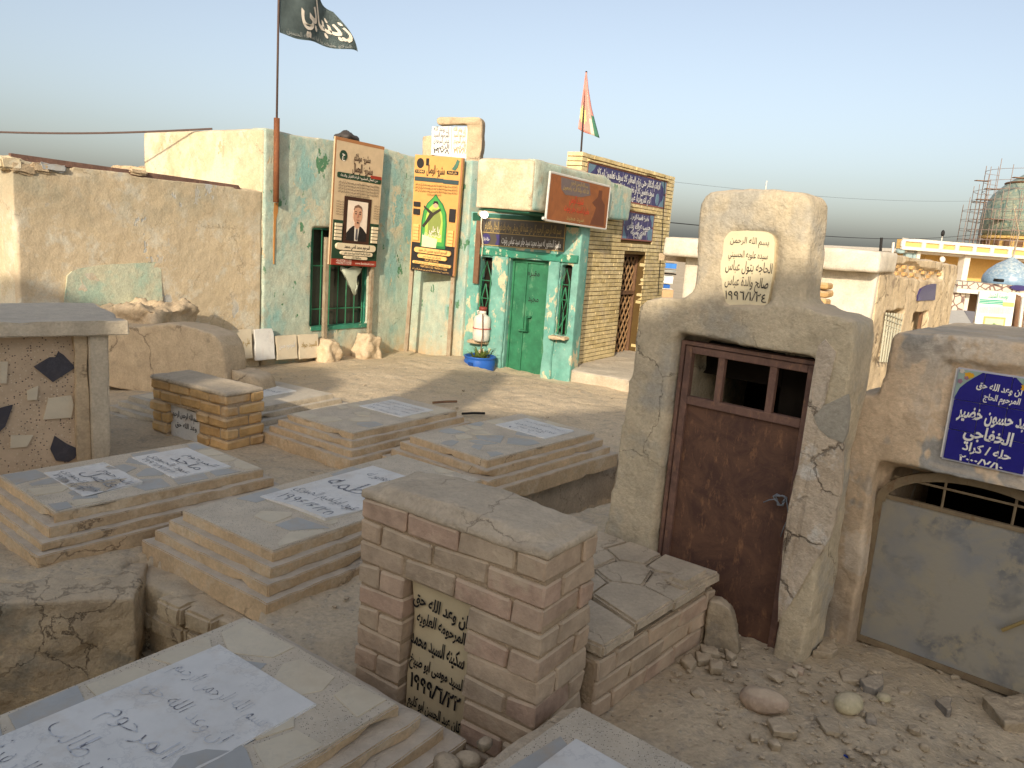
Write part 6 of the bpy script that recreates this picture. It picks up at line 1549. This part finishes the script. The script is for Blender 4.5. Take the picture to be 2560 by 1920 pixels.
# rust stain is a run of rust on the wall: a thin crust below the pipe
crust = [(on(FA, x, y, -.005).x, on(FA, x, y, -.005).z) for x, y in ((685, 507), (695, 507), (694, 530), (690, 546), (687, 600), (685, 660), (683.5, 660), (684, 600), (684, 546), (683, 530))]
mesh('rust_run', s_prism(crust, -.014, .01), flat('rust_stain', 176, 122, 66), fpole)
def cloth(name, label, M, corners, d, nu, nv, mat, fold, s=0, thick=.004):
    """corners in photo pixels: top-hoist, top-fly, bottom-fly, bottom-hoist"""
    c = [on(M, *q, d) for q in corners]
    bm = bmesh.new(); g = []
    for j in range(nv + 1):
        for i in range(nu + 1):
            u, v = i / nu, j / nv
            p = (c[0] * (1 - u) + c[1] * u) * (1 - v) + (c[3] * (1 - u) + c[2] * u) * v
            p = p + V((0, fold * math.sin(u * 9 + v * 3 + s) * u, 0)) + V((0, 0, -.04 * math.sin(u * math.pi) * (1 - v) + .015 * math.sin(u * 13 + v * 2)))
            g.append(bm.verts.new(p))
    for j in range(nv):
        for i in range(nu):
            a = j * (nu + 1) + i; bm.faces.new((g[a], g[a + 1], g[a + nu + 2], g[a + nu + 1]))
    fs = bm.faces[:]
    bmesh.ops.solidify(bm, geom=fs, thickness=thick)
    return c, b_mesh(bm, True)
mfl = Mt('grey_green_cloth', .9, .1); MT['flagcloth'] = mfl.out(mfl.val(lin(112, 124, 122), .2, 5))
fc, fme = cloth('flag', '', FA, ((694, -150), (838, 30), (888, 132), (699, 84)), -.07, 26, 18, 'flagcloth', .10)
flag = thing('flag', 'dark grey-green flag with white lettering flying from the tall pole', 'flag', FA)
link('cloth', fme, 'flagcloth', flag)
def flag_pt(u, v): return (fc[0] * (1 - u) + fc[1] * u) * (1 - v) + (fc[3] * (1 - u) + fc[2] * u) * v
def flag_text(t, u0, u1, v0, h, m_, bold):
    me = text_mesh(t, bold)
    co = [v.co.copy() for v in me.vertices]; a = min(c.x for c in co); b = max(c.x for c in co)
    vs2 = []
    for c in co:
        u = u0 + (c.x - a) / (b - a) * (u1 - u0); v = v0 - c.y * h
        p = flag_pt(u, v) + V((0, .10 * math.sin(u * 9 + v * 3) * u - .008, -.04 * math.sin(u * math.pi) * (1 - v) + .015 * math.sin(u * 13 + v * 2)))
        vs2.append(tuple(p))
    m2 = bpy.data.meshes.new('m'); m2.from_pydata(vs2, [], [tuple(p.vertices) for p in me.polygons]); m2.update()
    return link('lettering', m2, m_, flag)
flag_text('زينبابي', .28, .98, .68, .62, wh_, .03)
flag_text('السلام عليك يا ابا عبد الله الحسين', .08, .9, .965, .09, flat('flag_grey', 150, 152, 146), .01)
# pink flag
FK = frame(90, (oy(1452, 430, 11.42).x, 11.42, 0))
pfl = thing('flag', 'limp pink flag with a yellow disc on a dark pole over the yellow brick house', 'flag', FK)
kb, kt = on(FK, 1449, 445), on(FK, 1466, 178)
mesh('pole', s_tube([(kb.x, 0, kb.z - .2), (kt.x, 0, kt.z)], .013, 8), flat('pole_dark', 60, 48, 44), pfl, None, True)
bm = bmesh.new(); g = []
Lx = [(1464, 182), (1459, 220), (1453, 262), (1449, 296), (1445, 322)]; Rx = [(1467, 182), (1471, 222), (1479, 270), (1490, 312), (1499, 345)]
for j in range(17):
    f = j / 16 * 4; i0 = min(int(f), 3); f -= i0
    lp = V(Lx[i0]) * (1 - f) + V(Lx[i0 + 1]) * f; rp2 = V(Rx[i0]) * (1 - f) + V(Rx[i0 + 1]) * f
    for i in range(13):
        u = i / 12; q = lp * (1 - u) + rp2 * u; p = on(FK, q.x, q.y + 10 * u * (1 - u) * (j / 16)); g.append(bm.verts.new((p.x, .10 * math.sin(u * 7) * (.3 + j / 20) * .4 - .03, p.z)))
for j in range(16):
    for i in range(12): a = j * 13 + i; bm.faces.new((g[a], g[a + 13], g[a + 14], g[a + 1]))
me = bpy.data.meshes.new('m'); bm.to_mesh(me); 
mats = [flat('flag_pink', 226, 152, 138), flat('flag_yellow', 232, 212, 140), flat('flag_green', 82, 134, 106), flat('flag_pale', 214, 196, 176)]
for m_ in mats: me.materials.append(m_)
for p in me.polygons:
    j, i = divmod(p.index, 12); p.use_smooth = True
    if (i - 2) ** 2 / 9 + (j - 10) ** 2 / 5 < 1: p.material_index = 1
    elif i >= 9 and j >= 10: p.material_index = 2
    elif 7 <= i < 9 and j >= 11: p.material_index = 3
bm.free()
fo = link('cloth', me, None, pfl); sd_ = fo.modifiers.new('s', 'SOLIDIFY'); sd_.thickness = .004
# cable on the left, wires on the right, small poles
cb_ = FA @ V((.12, 1.35, top[0][1] + .02))
ca_ = oy(-120, 326, 11.5)
pts = [ca_.lerp(cb_, k / 12) - V((0, 0, .05 * math.sin(math.pi * k / 12))) for k in range(13)]
tag(mesh('cable', s_tube(pts, .014, 6), flat('cable_brown', 92, 76, 70)), 'flat dark strap stretched from the left to the cream wall', 'cable')
def wire_(label, p0, p1, Y0, Y1, r_, sag=.1):
    a, b = oy(*p0, Y0), oy(*p1, Y1)
    return tag(mesh('overhead_wire', s_tube([a.lerp(b, k / 14) - V((0, 0, sag * math.sin(math.pi * k / 14))) for k in range(15)], r_, 5), 'black'), label, 'wire', 'overhead wires')
wire_('dark overhead wire running from the yellow brick house to the large dome', (1640, 553), (2470, 583), 20, 52, .012, .4)
wire_('faint upper wire crossing the sky above the white building', (1600, 445), (2560, 500), 40, 60, .006, .5)
for k, (x, y0, y1, Y, lab) in enumerate(((1913, 475, 452, 14, 'short white pipe with dark top behind the tomb headpiece'), (2200, 630, 594, 12, 'thin leaning aerial on the white roof'), (2230, 632, 606, 12, 'short pale post at the corner of the ruined house'), (2038, 620, 580, 18, 'bent bracket beside the tomb headpiece'))):
    a, b = oy(x, y0 + 8, Y), oy(x + 4, y1, Y)
    tag(mesh('roof_pole', s_tube([a, b], .02 if k > 0 else .011, 6), ww if k != 1 else 'black'), lab, 'pole', 'small poles on the roofs')
# sticks on the courtyard
for k, (x0, y0, x1, y1, mt, lab) in enumerate(((1082, 1010, 1142, 1007, 'wood', 'reddish stick lying on the sunlit ground'), (1155, 1038, 1212, 1037, 'black', 'thin dark rod on the ground between two stepped graves'))):
    a, b = oz(x0, y0, -.16), oz(x1, y1, -.16)
    a.z = gz(a.x, a.y) + .035; b.z = gz(b.x, b.y) + .035
    tag(mesh('stick', s_tube([a, a.lerp(b, .5) + V((0, .02, 0)), b], .014, 6), mt), lab, 'stick')
# rebar stubs at the foot of the 1994 grave
for k, (x, y) in enumerate(((562, 1490), (585, 1505))):
    p = oz(x, y, -.15)
    tag(mesh('rebar_stub', s_tube([p + V((0, 0, -.02)), p + V((0, 0, .045))], .003, 5), 'rustpole'), ['upper', 'lower'][k] + ' rusty wire stub sticking up before the 1994 grave', 'rebar', 'wire stubs by the pit')
